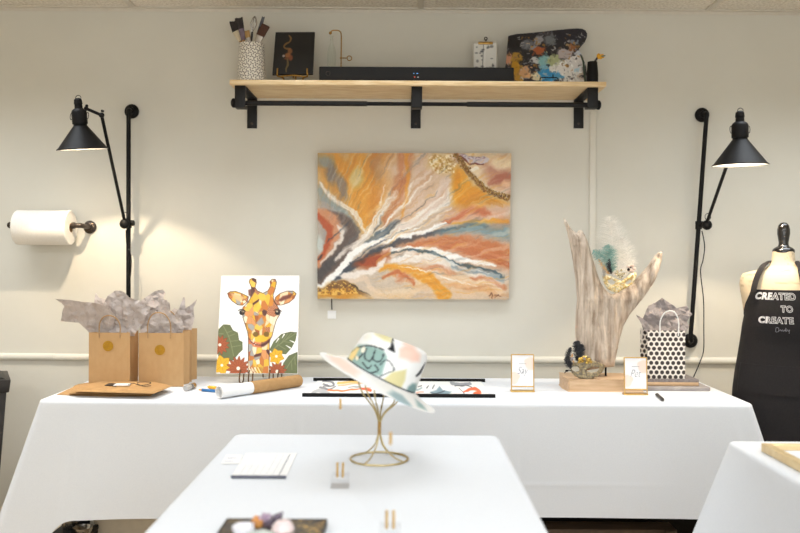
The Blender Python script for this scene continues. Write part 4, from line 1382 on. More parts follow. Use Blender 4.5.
    if cord:
        b = BM(); add_tube(b, spl([P(*q) for q in cord], 8), .0022, 8); obj('cord', b, M_blackplastic, t)
    return t
YL = WY-.07
wall_lamp('black cone-shade wall lamp on the left, elbow arm, above the paper towel roll', (132.2, 111.6), ((128.6, 113.5), (128.4, 336)), (131, 341), YL,
    (124.6, 223.8, YL-.03), [(124.6, 221, YL-.03), (101.6, 115.2, 3.24), (86.2, 108.6, 3.225)], .0064, (82.6, 149.6, 3.22), .0925, math.radians(-3.4), math.radians(6.5), 8.5, True,
    [(126, 230, YL-.03), (127, 246, YL-.015), (131, 256, YL-.012), (130.5, 275, YL-.012), (126.5, 300, YL-.012), (131, 330, YL-.012)])
wall_lamp('black cone-shade wall lamp on the right, straight arm, beside the dressmaker bust', (701.6, 115.2), ((706.3, 118), (690.8, 335)), (690, 340.5), YL,
    (707, 225, YL-.03), [(707, 222, YL-.03), (731.5, 152, 3.15)], .0066, (740.2, 165.6, 3.07), .097, math.radians(-1.2), math.radians(1.2), 8.5, False,
    [(702, 231, YL-.03), (704.6, 246, YL-.01), (703, 260, YL-.01), (700.5, 272, YL-.01), (703.5, 300, YL-.01), (703.8, 330, YL-.01), (703.6, 350, YL-.03), (700, 362, 3.42), (694, 376, 3.36), (692.5, 378.6, 3.34)])

# ---- paper towels on an iron pipe
YR = WY-.098
t = thing('towel_holder', 'iron pipe paper towel holder on the wall under the left lamp', 'towel holder', P(90, 227, WY))
c = P(90.3, 227.2, WY)
b = BM(); add_lathe(b, [(0, 0), (.027, 0), (.028, .004), (.024, .009), (.0145, .012), (.0135, .026), (0, .026)], 32, axis_matrix((c.x, WY-.001, c.z), (0, -1, 0))); k = obj('flange', b, M_pipe, t)
for q in range(4):
    a = math.pi/4+math.pi/2*q
    b = BM(); add_ball(b, (c.x+.020*math.cos(a), WY-.009, c.z+.020*math.sin(a)), .004, 10); obj('screw', b, M_blackmetal, k)
el = Vector((c.x, YR, P(75, 225.5, YR).z))
b = BM(); add_tube(b, spl([(c.x, WY-.02, c.z), (c.x, YR+.03, (c.z+el.z)/2), (c.x-.003, YR+.008, el.z), (c.x-.012, YR, el.z), (c.x-.03, YR, el.z)], 6), .0105, 16); add_tube(b, [(c.x-.028, YR, el.z), (c.x-.04, YR, el.z)], .0135, 16); obj('elbow', b, M_pipe, t)
xe = P(11, 226, YR).x
b = BM(); add_tube(b, [(c.x-.03, YR, el.z), (xe, YR, el.z)], .009, 16); obj('bar', b, M_pipe, t)
b = BM(); add_lathe(b, [(.009, -.01), (.0135, -.008), (.0135, .006), (.010, .012), (0, .014)], 20, axis_matrix((xe, YR, el.z), (-1, 0, 0))); obj('end_cap', b, M_pipe, t)
t = thing('paper_towel_roll', 'thick white paper towel roll on the iron pipe holder', 'paper towels', (0, 0, 0))
rx0, rx1 = P(14.3, 229, YR-.03).x, P(71, 229, YR).x
Rr = .0715; zc = el.z+.0095-.019
t.location = ((rx0+rx1)/2, YR, zc-Rr)
b = BM()
A_ = axis_matrix((rx0, YR, zc), (1, 0, 0)); Lr = rx1-rx0
add_lathe(b, [(.019, 0), (Rr-.003, 0), (Rr, .003), (Rr, Lr-.003), (Rr-.003, Lr), (.019, Lr), (.019, 0)], 64, A_, cap=False)
bmesh.ops.remove_doubles(b, verts=b.verts, dist=1e-6)
obj('paper', b, M_towel, t, angle=.6)
b = BM(); add_lathe(b, [(.0188, -.0005), (.0188, Lr+.0005), (.0172, Lr+.0005), (.0172, -.0005), (.0188, -.0005)], 40, A_, cap=False)
bmesh.ops.remove_doubles(b, verts=b.verts, dist=1e-6)
obj('cardboard_core', b, M_kraft2, t)

# ================================================================== the long table, from left to right
def px_poly(pts, x0, y0, s):
    """traced outline in a zoomed crop -> picture pixels"""
    return [(x0+a/s, y0+b_/s) for a, b_ in pts]

def crumple(outline_px, Yf, spacing=3.0, amp=.02, thick=.0006, lean=0, seed=0):
    """crumpled tissue: a sheet with sharp random folds, standing at depth Yf(px, py)"""
    def ridged(a, bb):
        n1 = abs(float(vnoise(np.array([a/9.0+seed]), np.array([bb/9.0]), seed, 1)[0])-.5)*2
        n2 = abs(float(vnoise(np.array([a/4.2]), np.array([bb/4.2+seed]), seed+5, 1)[0])-.5)*2
        return (n1*.65+n2*.35-.4)
    def front(a, bb, e): return ridged(a, bb)*amp + random.uniform(-.0015, .0015)
    cache = {}
    def fr(a, bb, e):
        k = (round(a, 5), round(bb, 5))
        if k not in cache: cache[k] = front(a, bb, e)
        return cache[k]+thick/2
    def bk(a, bb, e):
        k = (round(a, 5), round(bb, 5))
        if k not in cache: cache[k] = front(a, bb, e)
        return cache[k]-thick/2
    def mp(a, bb, d):
        Y = Yf(a, bb)
        p = P(a, bb, Y)
        return Vector((p.x, Y-d, p.z))
    return inflate(outline_px, spacing, fr, bk, mp, jitter=.42)

def paper_bag(label, group, x0, x1, yf, depth, zt, mat, sticker=None, handle_px=None, ras=None, fold=True, rotz=0):
    """an upright paper bag: front panel x0..x1 at depth yf, open at the top"""
    t = thing('gift_bag', label, 'gift bag', ((x0+x1)/2, yf+depth/2, TZ if isinstance(zt, float) else zt[0]), group)
    zb, ztop = (TZ+.0005, zt) if isinstance(zt, float) else zt
    return t, zb, ztop

def bag_body(t, x0, x1, yf, depth, zb, ztop, mat, crease=.004, dots=False):
    """four walls and a bottom with a little thickness; gussets pinched inward"""
    nx, nz = (90, 110) if dots else (12, 16)
    ny = 46 if dots else 10
    loop = []
    for i in range(nx): loop.append((x0+(x1-x0)*i/nx, yf, 'f', i/nx))
    for i in range(ny):
        v = i/ny; loop.append((x1-.012*math.sin(math.pi*v), yf+depth*v, 's', v))
    for i in range(nx): loop.append((x1-(x1-x0)*i/nx, yf+depth, 'b', i/nx))
    for i in range(ny):
        v = i/ny; loop.append((x0+.012*math.sin(math.pi*v), yf+depth-depth*v, 's', v))
    n = len(loop)
    out = np.zeros((nz+1, n, 3)); cols = np.zeros((nz+1, n, 3)); cols[:] = (240, 234, 226)
    UU = np.zeros((nz+1, n)); VV = np.zeros((nz+1, n))
    per = 0; px_, py_ = loop[0][:2]
    for i, (x, y, s_, v) in enumerate(loop):
        per += math.hypot(x-px_, y-py_); px_, py_ = x, y
        for j in range(nz+1):
            k = j/nz
            xx, yy = x, y
            if s_ == 's':
                xx += (-1 if x > (x0+x1)/2 else 1)*(.004+.010*k)*math.sin(math.pi*v)
            if s_ == 'f':
                yy += -.004*math.sin(math.pi*v)*math.sin(math.pi*min(1, k*1.1))*(1-.5*k)
            out[j, i] = (xx, yy, zb+(ztop-zb)*k)
            UU[j, i] = per; VV[j, i] = (ztop-zb)*k
    if dots:
        ras = Ras(0, 0, 1, 1, n, nz+1, (240, 233, 224)); ras.X, ras.Y = UU, VV
        pit = .0207; r_ = .0076
        for gy in range(0, int((ztop-zb)/(pit*.87))+2):
            for gx in range(-1, int(per/pit)+2):
                ras.ell((gx+.5*(gy % 2))*pit+.004, gy*pit*.98*.88+.006, r_, r_, (58, 50, 48), 1, .12)
        cols = ras.A
    bm = BM()
    V = [[bm.verts.new(out[j, i]) for i in range(n)] for j in range(nz+1)]
    for j in range(nz):
        for i in range(n):
            i2 = (i+1) % n
            bm.faces.new((V[j][i], V[j][i2], V[j+1][i2], V[j+1][i]))
    bm.faces.new(V[0][::-1])
    # inner lining, a hair inside
    cx_, cy_ = (x0+x1)/2, yf+depth/2
    def inn(p, k): return Vector((cx_+(p[0]-cx_)*.985, cy_+(p[1]-cy_)*.97, p[2]))
    I = [[bm.verts.new(inn(out[j, i], 0)) for i in range(n)] for j in (nz, nz//2)]
    for i in range(n):
        i2 = (i+1) % n
        bm.faces.new((V[nz][i], V[nz][i2], I[0][i2], I[0][i]))
        bm.faces.new((I[0][i], I[0][i2], I[1][i2], I[1][i]))
    if dots:
        me = bpy.data.meshes.new('bag'); bmesh.ops.triangulate(bm, faces=[f for f in bm.faces if len(f.verts) > 4]); bm.to_mesh(me); bm.free()
        cc_ = np.concatenate([s2l_np(cols).reshape(-1, 3), np.repeat(s2l_np(np.array([[236, 230, 222.]])), 2*n, 0)])
        colour_attr(me, cc_)
        return obj('bag_body', me, mat, t, angle=.5)
    return obj('bag_body', bm, mat, t, angle=.5)

def handle(t, x0, x1, y, z, h, mat, r=.0024, lean=0.0, name='handle'):
    pts = spl([(x0, y, z-.02), (x0, y-.001, z+h*.45), (x0+(x1-x0)*.2, y-lean*.6, z+h*.88), ((x0+x1)/2, y-lean, z+h), (x1-(x1-x0)*.2, y-lean*.6, z+h*.88), (x1, y-.001, z+h*.45), (x1, y, z-.02)], 6)
    b = BM(); add_tube(b, pts, r, 8)
    return obj(name, b, mat, t)

def sticker(t, c, r, y, mat, label):
    b = BM(); add_lathe(b, [(0, 0), (r, 0), (r, .0006), (0, .0008)], 40, axis_matrix((c.x, y, c.z), (0, -1, 0)))
    o = obj('round_sticker', b, mat, t); o['label'] = label
    b = BM(); add_tube(b, ring_pts((c.x, y-.0009, c.z), r*.74, 'y', 30), .0005, 6, True)
    for k in range(5):
        add_tube(b, [(c.x-r*.45, y-.0009, c.z+r*.3-k*r*.16), (c.x+r*(.2+.25*((k*7) % 3)/2), y-.0009, c.z+r*.3-k*r*.16)], .0004, 5)
    obj('sticker_print', b, M_brass, o)

# ---- kraft gift bags
def kraft(label, xl, xr, yt, Yf, depth, st=None, hd=None):
    x0, x1 = P(xl, 350, Yf).x, P(xr, 350, Yf).x
    zt = P((xl+xr)/2, yt, Yf).z
    t = thing('gift_bag', label, 'gift bag', ((x0+x1)/2, Yf+depth/2, TZ), 'kraft gift bags')
    bag_body(t, x0, x1, Yf, depth, TZ+.001, zt, M_kraft)
    if st:
        sticker(t, P(st[0], st[1], Yf-.004), .0195, Yf-.0035, M_sticker, 'round gold sticker')
    if hd:
        h0, h1 = P(hd[0], 340, Yf).x, P(hd[1], 340, Yf).x
        hz = P(hd[0], hd[2], Yf-.01).z
        handle(t, h0, h1, Yf-.001, zt, hz-zt, M_twine, lean=.012)
        handle(t, h0, h1, Yf+depth+.001, zt, hz-zt, M_twine, lean=-.012)
    return t, x0, x1, zt
YA = T(108, 388.5).y
YB_ = T(160, 386.8).y
tA, *_a = kraft('kraft gift bag with a gold sticker, left of the two stickered ones', 88.8, 130, 332.6, YA, .098, (108, 346), (99.5, 120, 315.5))
tB, *_b = kraft('kraft gift bag with a gold sticker, right of the two stickered ones', 138.6, 183.8, 333, YB_, .088, (159.8, 350), (148, 170.5, 312.5))
tC, *_c = kraft('kraft gift bag mostly hidden behind the right-hand stickered one', 150, 191.8, 330, YB_+.125, .085)

LT = px_poly([(28, 100), (90, 105), (180, 118), (245, 122), (300, 135), (345, 190), (330, 262), (300, 282), (215, 285), (200, 270), (165, 240), (150, 228), (55, 220), (62, 180), (78, 140), (60, 122)], 50, 280, 5.33)
LT2 = px_poly([(285, 125), (310, 82), (345, 57), (385, 60), (420, 92), (480, 112), (535, 148), (500, 225), (470, 262), (450, 300), (300, 300), (270, 240)], 50, 280, 5.33)
LT3 = px_poly([(242, 66), (262, 92), (300, 104), (340, 150), (330, 250), (245, 250), (236, 130)], 50, 280, 5.33)
RT1 = px_poly([(486, 108), (520, 86), (560, 60), (600, 50), (612, 66), (606, 100), (640, 122), (640, 290), (490, 290), (480, 200)], 50, 280, 5.33)
RT2 = px_poly([(505, 190), (540, 165), (570, 180), (600, 108), (622, 106), (640, 170), (660, 190), (690, 150), (700, 200), (716, 250), (700, 296), (484, 296), (478, 240)], 50, 280, 5.33)
RT3 = px_poly([(640, 170), (660, 150), (690, 160), (708, 92), (716, 92), (722, 150), (745, 138), (786, 100), (764, 150), (768, 200), (752, 280), (740, 300), (640, 300)], 50, 280, 5.33)
def tissue(label, sheets, group, base):
    t = thing('tissue_paper', label, 'tissue paper', base, group)
    for pl, Y0, fwd, amp, sd in sheets:
        yb = max(q[1] for q in pl)
        yt = min(q[1] for q in pl)
        xm = sum(q[0] for q in pl)/len(pl)
        def Yf(a, bb, Y0=Y0, fwd=fwd, yb=yb, yt=yt, xm=xm):
            k = min(1, max(0, (yb-bb)/(yb-yt)))
            return Y0 - fwd*k**1.3
        bm = crumple(pl, Yf, 2.6, amp, seed=sd)
        obj('tissue_sheet', bm, M_tissue, t, smooth=False)
    return t
tissue('grey tissue paper fanning far left out of the left kraft bag', [(LT3, YA+.078, -.02, .012, 3), (LT, YA+.03, .06, .022, 1), (LT2, YA+.055, .03, .024, 2)], 'grey tissue paper', (P(110, 330, YA).x, YA+.05, TZ+.15))
tissue('grey tissue paper standing up in the front right kraft bag', [(RT1, YB_+.07, -.01, .016, 7), (RT2, YB_+.03, .02, .018, 8)], 'grey tissue paper', (P(160, 330, YB_).x, YB_+.04, TZ+.15))
tissue('pointed grey tissue paper in the kraft bag hidden behind the others', [(RT3, YB_+.16, .0, .018, 9)], 'grey tissue paper', (P(178, 330, YB_+.16).x, YB_+.16, TZ+.15))

# ---- flat paper bags lying in front
def flat_bag(label, quad, z0, th, sd):
    w = [T(q[0], q[1], z0) for q in quad]
    pl = [(p.x, p.y) for p in w]
    def top(a, bb, e): return th*min(1, (e/.02))**.6*(.8+.4*float(vnoise(np.array([a*22.0+sd]), np.array([bb*22.0]), sd, 2)[0]))+.0012
    bm = inflate(pl, .014, top, lambda a, bb, e: 0.0, lambda a, bb, d: Vector((a, bb, z0+d)), jitter=.2)
    o = obj('paper_bag', bm, M_kraft2, angle=.5)
    return tag(o, label, 'paper bag', 'flat kraft paper bags')
zf = TZ+.0012
flat_bag('flat folded kraft bag at the bottom of the pile, sticking out to the left', [(56.5, 394.8), (110, 396.8), (150, 396.2), (160, 389), (120, 383), (76, 386)], zf, .006, 1)
flat_bag('flat folded kraft bag in the middle of the pile, under the gift tag', [(69, 393.6), (150, 395.2), (163, 389.5), (160, 384.5), (96, 382), (74, 386)], zf+.0088, .007, 2)
flat_bag('flat folded kraft bag on top of the pile, its end pointing right', [(74.5, 391.8), (154, 393.8), (172, 386.2), (158, 383), (104, 381.6), (80, 386)], zf+.019, .006, 3)
zt_ = zf+.0275
t = thing('gift_tag', 'dark and white gift tag with twine lying on the flat kraft bags', 'gift tag', T(116, 385, zt_))
b = BM()
q = [T(*a, zt_) for a in ((104.5, 385.6), (116, 386.6), (121, 383.8), (109, 383.4))]
vv = [b.verts.new(p) for p in q]+[b.verts.new(p+Vector((0, 0, .0012))) for p in q]
for f in ((0, 1, 2, 3), (4, 5, 6, 7), (0, 1, 5, 4), (1, 2, 6, 5), (2, 3, 7, 6), (3, 0, 4, 7)): b.faces.new([vv[i] for i in f])
obj('dark_card', b, M_bin, t, smooth=False)
b = BM()
q = [T(*a, zt_+.002) for a in ((113, 385.8), (129.5, 385.6), (131, 383.8), (116.5, 383.8))]
vv = [b.verts.new(p) for p in q]+[b.verts.new(p+Vector((0, 0, .0016))) for p in q]
for f in ((0, 1, 2, 3), (4, 5, 6, 7), (0, 1, 5, 4), (1, 2, 6, 5), (2, 3, 7, 6), (3, 0, 4, 7)): b.faces.new([vv[i] for i in f])
obj('white_card', b, M_paper, t, smooth=False)
b = BM()
add_tube(b, spl([T(128, 384.6, zt_+.005), T(134, 383.4, zt_+.012), T(140, 385.4, zt_+.004), T(147, 384.6, zt_+.006), T(151, 382.6, zt_+.014), T(144, 382, zt_+.016), T(137, 382.8, zt_+.010), T(143, 386.2, zt_+.003), T(151, 385.6, zt_+.003)], 6), .0011, 6)
obj('twine', b, M_bin, t)

# ---- little things lying on the cloth
p0, p1 = T(185.5, 391.5), T(194, 388.3)
t = thing('glass_vial', 'small clear vial with a metal cap lying on the white cloth beside the bags', 'vial', (p0+p1)/2)
d = (p1-p0)
r_ = .0105
b = BM(); add_lathe(b, [(0, 0), (r_*.9, 0), (r_, .002), (r_, d.length*.72), (r_*.8, d.length*.76), (0, d.length*.76)], 24, axis_matrix(p0+Vector((0, 0, r_+.0006)), d)); obj('glass_body', b, pmat('frosted_glass', C(222, 220, 216), C(204, 202, 198), 90, rough=.15, trans=.35), t)
b = BM(); add_lathe(b, [(0, 0), (r_*1.02, 0), (r_*1.02, d.length*.22), (0, d.length*.22)], 24, axis_matrix(p0+d*.77+Vector((0, 0, r_+.0006)), d)); obj('cap', b, M_brass, t)
b = BM(); add_lathe(b, [(r_*1.01, 0), (r_*1.01, d.length*.12)], 24, axis_matrix(p0+d*.5+Vector((0, 0, r_+.0006)), d)); obj('dark_band', b, M_bin, t)
def crayon(label, a, c, r, mat, mat2, name='pastel_stick'):
    p0, p1 = T(*a), T(*c)
    d = p1-p0
    t = thing(name, label, 'pastel stick', (p0+p1)/2, 'pastel sticks')
    o0 = p0+Vector((0, 0, r+.0006))
    b = BM(); add_lathe(b, [(0, 0), (r, 0), (r, d.length*.78), (0, d.length*.78)], 18, axis_matrix(o0, d)); obj('wrapper', b, mat, t)
    b = BM(); add_lathe(b, [(0, 0), (r*.85, 0), (r*.35, d.length*.2), (0, d.length*.22)], 18, axis_matrix(o0+d*.781, d)); obj('tip', b, mat2, t)
M_yel = pmat('yellow_wrapper', C(236, 174, 48), C(222, 158, 34), 60, rough=.5)
M_blu = pmat('blue_wrapper', C(44, 116, 176), C(34, 98, 156), 60, rough=.5)
crayon('yellow pastel stick beside the blue one on the white cloth', (216.0, 389.6), (207.5, 388.6), .0058, M_yel, pmat('yellow_wax', C(240, 196, 70), rough=.5))
crayon('blue pastel stick with an orange end, nearest the rolled poster', (215.5, 392.6), (198.5, 391.2), .0052, M_blu, pmat('orange_wax', C(232, 160, 60), rough=.5))

# ---- rolled poster in a kraft sleeve
p0, p1 = T(219, 399.2), T(299, 386.7)
r_ = .0215
t = thing('poster_roll', 'rolled white poster in a kraft paper sleeve lying in front of the giraffe', 'poster roll', (p0+p1)/2)
d = p1-p0; L_ = d.length
o0 = p0+Vector((0, 0, r_*1.06+.0008))
b = BM()
add_lathe(b, [(r_*.86, 0), (r_, 0), (r_, L_*.5), (r_*.86, L_*.5), (r_*.86, 0)], 40, axis_matrix(o0, d), cap=False); bmesh.ops.remove_doubles(b, verts=b.verts, dist=1e-6)
# the wound layers inside the end
for k in range(2):
    rr_ = r_*(.72-.16*k)
    add_lathe(b, [(rr_, .002), (rr_+.0008, .002), (rr_+.0008, L_*.3), (rr_, L_*.3), (rr_, .002)], 36, axis_matrix(o0+Vector((0, 0, -.002)), d), cap=False)
obj('white_paper', b, M_paper, t)
b = BM(); add_lathe(b, [(r_*1.01, L_*.37), (r_*1.06, L_*.37), (r_*1.06, L_-.004), (r_*1.0, L_), (0, L_)], 40, axis_matrix(o0, d), cap=False); obj('kraft_sleeve', b, M_kraft2, t)

# ---- the giraffe canvas
GY0, GY1 = 3.33, 3.45
Rg = Ras(0, 0, 1, 1, 190, 242, (249, 246, 240))
uu, vv_ = np.meshgrid(np.linspace(0, 1, 190), np.linspace(0, 1, 242))
lx = 50+(30-50)*vv_; rx_ = 415+(405-415)*vv_
Rg.X = lx+(rx_-lx)*uu; Rg.Y = 28+(478-28)*vv_
Rg.X0, Rg.Y0 = Rg.X.copy(), Rg.Y.copy()
green, green2, cream_l = (104, 112, 76), (88, 98, 66), (244, 240, 228)
dkl = (74, 50, 40)
def leaf(pts, mid, ribs):
    Rg.poly(pts, green, soft=2)
    Rg.stroke(mid, 1.8, (132, 138, 100), .9)
    for r_ in ribs: Rg.stroke(r_, 1.6, (134, 140, 104), .8, smooth=False)
    Rg.stroke(list(pts)+[pts[0]], 1.5, (62, 72, 48), .8, smooth=False)
leaf([(36, 330), (40, 280), (62, 258), (92, 260), (106, 285), (128, 295), (134, 330), (150, 338), (150, 372), (132, 390), (108, 420), (70, 420), (40, 400)], [(60, 262), (90, 320), (110, 400)], [[(76, 295), (104, 286)], [(84, 312), (116, 300)], [(94, 334), (132, 330)], [(62, 300), (44, 300)], [(100, 360), (144, 352)]])
leaf([(278, 372), (296, 336), (332, 302), (372, 292), (402, 294), (396, 328), (380, 360), (352, 392), (318, 388), (290, 384)], [(284, 376), (340, 336), (398, 298)], [[(310, 356), (330, 310)], [(330, 344), (360, 300)], [(352, 326), (380, 296)], [(322, 354), (350, 370)], [(346, 336), (376, 340)]])
for q in ([(318, 322), (306, 340)], [(344, 303), (334, 320)], [(372, 364), (352, 352)], [(388, 338), (370, 330)]):
    Rg.stroke(q, [3, .8], (249, 246, 240), 1, smooth=False)
leaf([(330, 470), (342, 432), (366, 400), (404, 384), (406, 480), (330, 480)], [(404, 392), (372, 430), (344, 476)], [[(392, 405), (396, 440)], [(378, 425), (380, 462)]])
def flower(cx, cy, R, n, col, wdt, ctr, edge):
    for k in range(n):
        a = 2*math.pi*k/n+.3
        Rg.stroke([(cx+math.cos(a)*R*.2, cy+math.sin(a)*R*.2), (cx+math.cos(a)*R*.62, cy+math.sin(a)*R*.62), (cx+math.cos(a)*R, cy+math.sin(a)*R)], [wdt*.5+1.5, wdt+1.5, 2.5], edge, 1, soft=1.5)
    for k in range(n):
        a = 2*math.pi*k/n+.3
        Rg.stroke([(cx+math.cos(a)*R*.1, cy+math.sin(a)*R*.1), (cx+math.cos(a)*R*.62, cy+math.sin(a)*R*.62), (cx+math.cos(a)*R*.96, cy+math.sin(a)*R*.96)], [wdt*.5, wdt, 1.5], col, 1, soft=1.5)
        Rg.stroke([(cx+math.cos(a)*R*.2, cy+math.sin(a)*R*.2), (cx+math.cos(a)*R*.7, cy+math.sin(a)*R*.7)], .8, edge, .7, smooth=False)
    Rg.ell(cx, cy, ctr, ctr, (246, 240, 224), 1, .2)
brown, yellow = (166, 88, 54), (226, 174, 46)
flower(46, 350, 44, 12, brown, 7, 7, (110, 56, 36))
flower(56, 442, 46, 6, yellow, 15, 6, (160, 112, 30))
flower(132, 456, 54, 14, brown, 8, 8, (110, 56, 36))
flower(312, 470, 44, 13, brown, 7, 8, (110, 56, 36))
flower(308, 402, 36, 6, yellow, 13, 6, (160, 112, 30))
head = [(150, 200), (152, 178), (170, 160), (184, 140), (194, 112), (190, 80), (180, 58), (184, 46), (198, 40), (212, 46), (214, 62), (208, 84), (218, 100), (245, 112), (268, 100), (280, 78), (278, 56), (288, 45), (302, 46), (308, 60), (302, 90), (292, 120), (296, 150), (312, 172), (324, 194), (322, 214), (308, 236), (298, 270), (288, 310), (276, 332), (262, 346), (240, 352), (214, 350), (192, 338), (178, 316), (174, 290), (160, 250), (152, 224)]
earL = [(80, 112), (92, 104), (116, 102), (144, 112), (178, 128), (172, 150), (150, 168), (128, 166), (102, 148), (86, 130)]
earR = [(304, 130), (326, 112), (356, 102), (386, 102), (400, 114), (390, 136), (366, 156), (336, 166), (310, 168), (298, 150)]
neck = [(178, 320), (200, 346), (250, 352), (274, 334), (276, 480), (178, 480)]
pal_g = [(226, 172, 52), (232, 206, 160), (246, 228, 196), (164, 92, 54), (92, 56, 54), (162, 160, 156), (206, 134, 56), (236, 190, 84), (214, 150, 96), (240, 214, 172), (196, 120, 60), (228, 180, 66)]
sx_, sy_ = rng.uniform(70, 410, 260), rng.uniform(36, 484, 260)
sc_ = rng.integers(0, len(pal_g), 260)
Dg = (Rg.X[..., None]-sx_)**2+((Rg.Y[..., None]-sy_)*.72)**2
i1 = np.argmin(Dg, -1)
srt = np.sort(np.sqrt(Dg), -1)
vor = np.array(pal_g, float)[sc_[i1]]
edge_ = np.clip((1.6-(srt[..., 1]-srt[..., 0]))/1.5, 0, 1)[..., None]*.55
vor = vor*(1-edge_)+np.array((150, 110, 70.))*edge_
# little prints inside some patches
dots_ = ((np.floor(Rg.X/5)+np.floor(Rg.Y/5)) % 2)[..., None]
vor = np.where((sc_[i1] == 3)[..., None] & (i1 % 2 == 0)[..., None], vor*(1-.35*dots_)+np.array((246, 230, 206.))*.35*dots_, vor)
for pl_ in (neck, earL, earR, head):
    k = inside(pl_, Rg.X, Rg.Y)
    Rg.A[k] = vor[k]
for pl_ in ([(94, 112), (130, 116), (164, 132), (140, 150), (110, 138)],):
    Rg.poly(pl_, (222, 184, 130), .9, soft=5)
Rg.poly([(312, 148), (336, 126), (388, 112), (372, 134), (330, 150)], (112, 62, 52), .95, soft=4)
Rg.poly([(176, 96), (192, 90), (204, 110), (190, 130), (178, 120)], (108, 70, 66), .95, soft=3)
Rg.poly([(200, 168), (226, 150), (238, 176), (220, 200), (200, 196)], (238, 194, 72), .95, soft=3); Rg.poly([(222, 122), (250, 114), (262, 140), (240, 150)], (232, 190, 76), .9, soft=3)
Rg.poly([(214, 250), (240, 222), (252, 250), (230, 266)], (158, 158, 156), .95, soft=3)
Rg.poly([(206, 316), (220, 306), (262, 306), (276, 320), (250, 338), (212, 336)], (232, 186, 56), .95, soft=3)
Rg.poly([(178, 318), (196, 336), (236, 346), (240, 362), (206, 356), (180, 338)], (196, 104, 80), .95, soft=3); Rg.poly([(236, 346), (262, 334), (280, 318), (278, 338), (250, 358), (238, 360)], (92, 48, 50), .95, soft=3)
for x, y in ((190, 332), (200, 340), (212, 346), (224, 350), (206, 350)): Rg.ell(x, y, 2.6, 2.6, (246, 226, 206), 1, .3)
Rg.ell(212, 302, 13, 12, (120, 92, 40), .95, .2); Rg.ell(262, 302, 13, 12, (120, 92, 40), .95, .2)
for ex, s_ in ((148, 1), (314, -1)):
    Rg.ell(ex, 202, 13, 12, (36, 32, 34), 1, .2); Rg.ell(ex+3*s_, 197, 5, 4, (206, 190, 160), .9, .3); Rg.stroke([(ex-16, 192), (ex, 186), (ex+16, 196)], 2.5, (52, 40, 38), .9)
for q in (head, earL, earR): Rg.stroke(q+[q[0]], 1.7, dkl, .95, smooth=False, soft=1.2)
Rg.stroke([(178, 320), (178, 480)], 1.7, dkl, .9); Rg.stroke([(276, 330), (275, 480)], 1.7, dkl, .9)
for k in range(8): Rg.stroke([(180+k*7, 452), (196+k*7, 480)], 1.5, (150, 100, 60) if k % 2 else (246, 232, 206), .8, smooth=False)
tl, tr, bl, br = P(221.3, 275.7, GY1), P(299.4, 275.5, GY1), P(216.1, 373.3, GY0), P(297.3, 373.3, GY0)
# keep the board square to the room: same depth along each edge
nrm = (tr-tl).cross(bl-tl).normalized()
if nrm.y < 0: nrm = -nrm
o = obj('giraffe_canvas', art_panel(Rg, tl, tr, bl, br, nrm*.016, (246, 243, 236)), M_artflat, smooth=False)
tag(o, 'canvas painting of a patchwork giraffe among leaves and flowers on a small easel', 'painting')
t = thing('tabletop_easel', 'bronze wire easel under the giraffe canvas on the white cloth', 'easel', ((bl.x+br.x)/2, GY0+.02, TZ))
M_bronze = pmat('bronze_wire', C(112, 84, 52), C(84, 60, 36), 60, rough=.35, metal=.8)
zb_ = bl.z
for px0, px1 in ((241, 250), (270.5, 279)):
    for px in (px0, px1):
        x = P(px, 376, GY0).x
        b = BM(); add_tube(b, spl([(x, GY0-.004, zb_+.014), (x-.001, GY0-.018, zb_+.002), (x-.002, GY0-.022, TZ+.012), (x+.004, GY0-.012, TZ+.0035), (x+.010, GY0-.004, TZ+.012), (x+.010, GY0+.006, zb_-.003), (x+.008, GY0+.03, zb_-.001)], 6), .0026, 8)
        obj('hook', b, M_bronze, t)
xm = (bl.x+br.x)/2
b = BM(); add_tube(b, [(P(241, 376, GY0).x, GY0+.03, zb_-.003), (P(279, 376, GY0).x+.01, GY0+.03, zb_-.003)], .0026, 8); obj('cross_bar', b, M_bronze, t)
top_ = tl.lerp(tr, .5).lerp(bl.lerp(br, .5), .35)+nrm*.0215
b = BM(); add_tube(b, [(xm, GY0+.03, zb_-.003), top_], .0026, 8); add_tube(b, [top_, (xm, GY0+.155, TZ+.003)], .0026, 8); obj('back_strut', b, M_bronze, t)

# ---- poster between two black rails, lying flat
q_fl, q_fr, q_bl, q_br = T(301.5, 397.6), T(495, 397.2), T(311.5, 381.3), T(482.5, 382)
yf_, yb_ = (q_fl.y+q_fr.y)/2, (q_bl.y+q_br.y)/2
xa, xb = q_fl.x, q_fr.x
t = thing('hanging_poster', 'long printed poster with black wooden rails lying flat on the white cloth behind the hat', 'poster', ((xa+xb)/2, (yf_+yb_)/2, TZ))
for y in (yf_, yb_):
    b = BM(); add_box(b, ((xa+xb)/2, y+.005, TZ+.0065), (xb-xa, .012, .012), .0015); obj('rail', b, M_black, t)
ras = Ras(0, 0, 800, 152, 380, 120, (246, 244, 240), warp=6, wscale=40)
def k_(p, w, c, a=1, **kw): ras.stroke(p, w, c, a, **kw)
ink = (76, 78, 82)
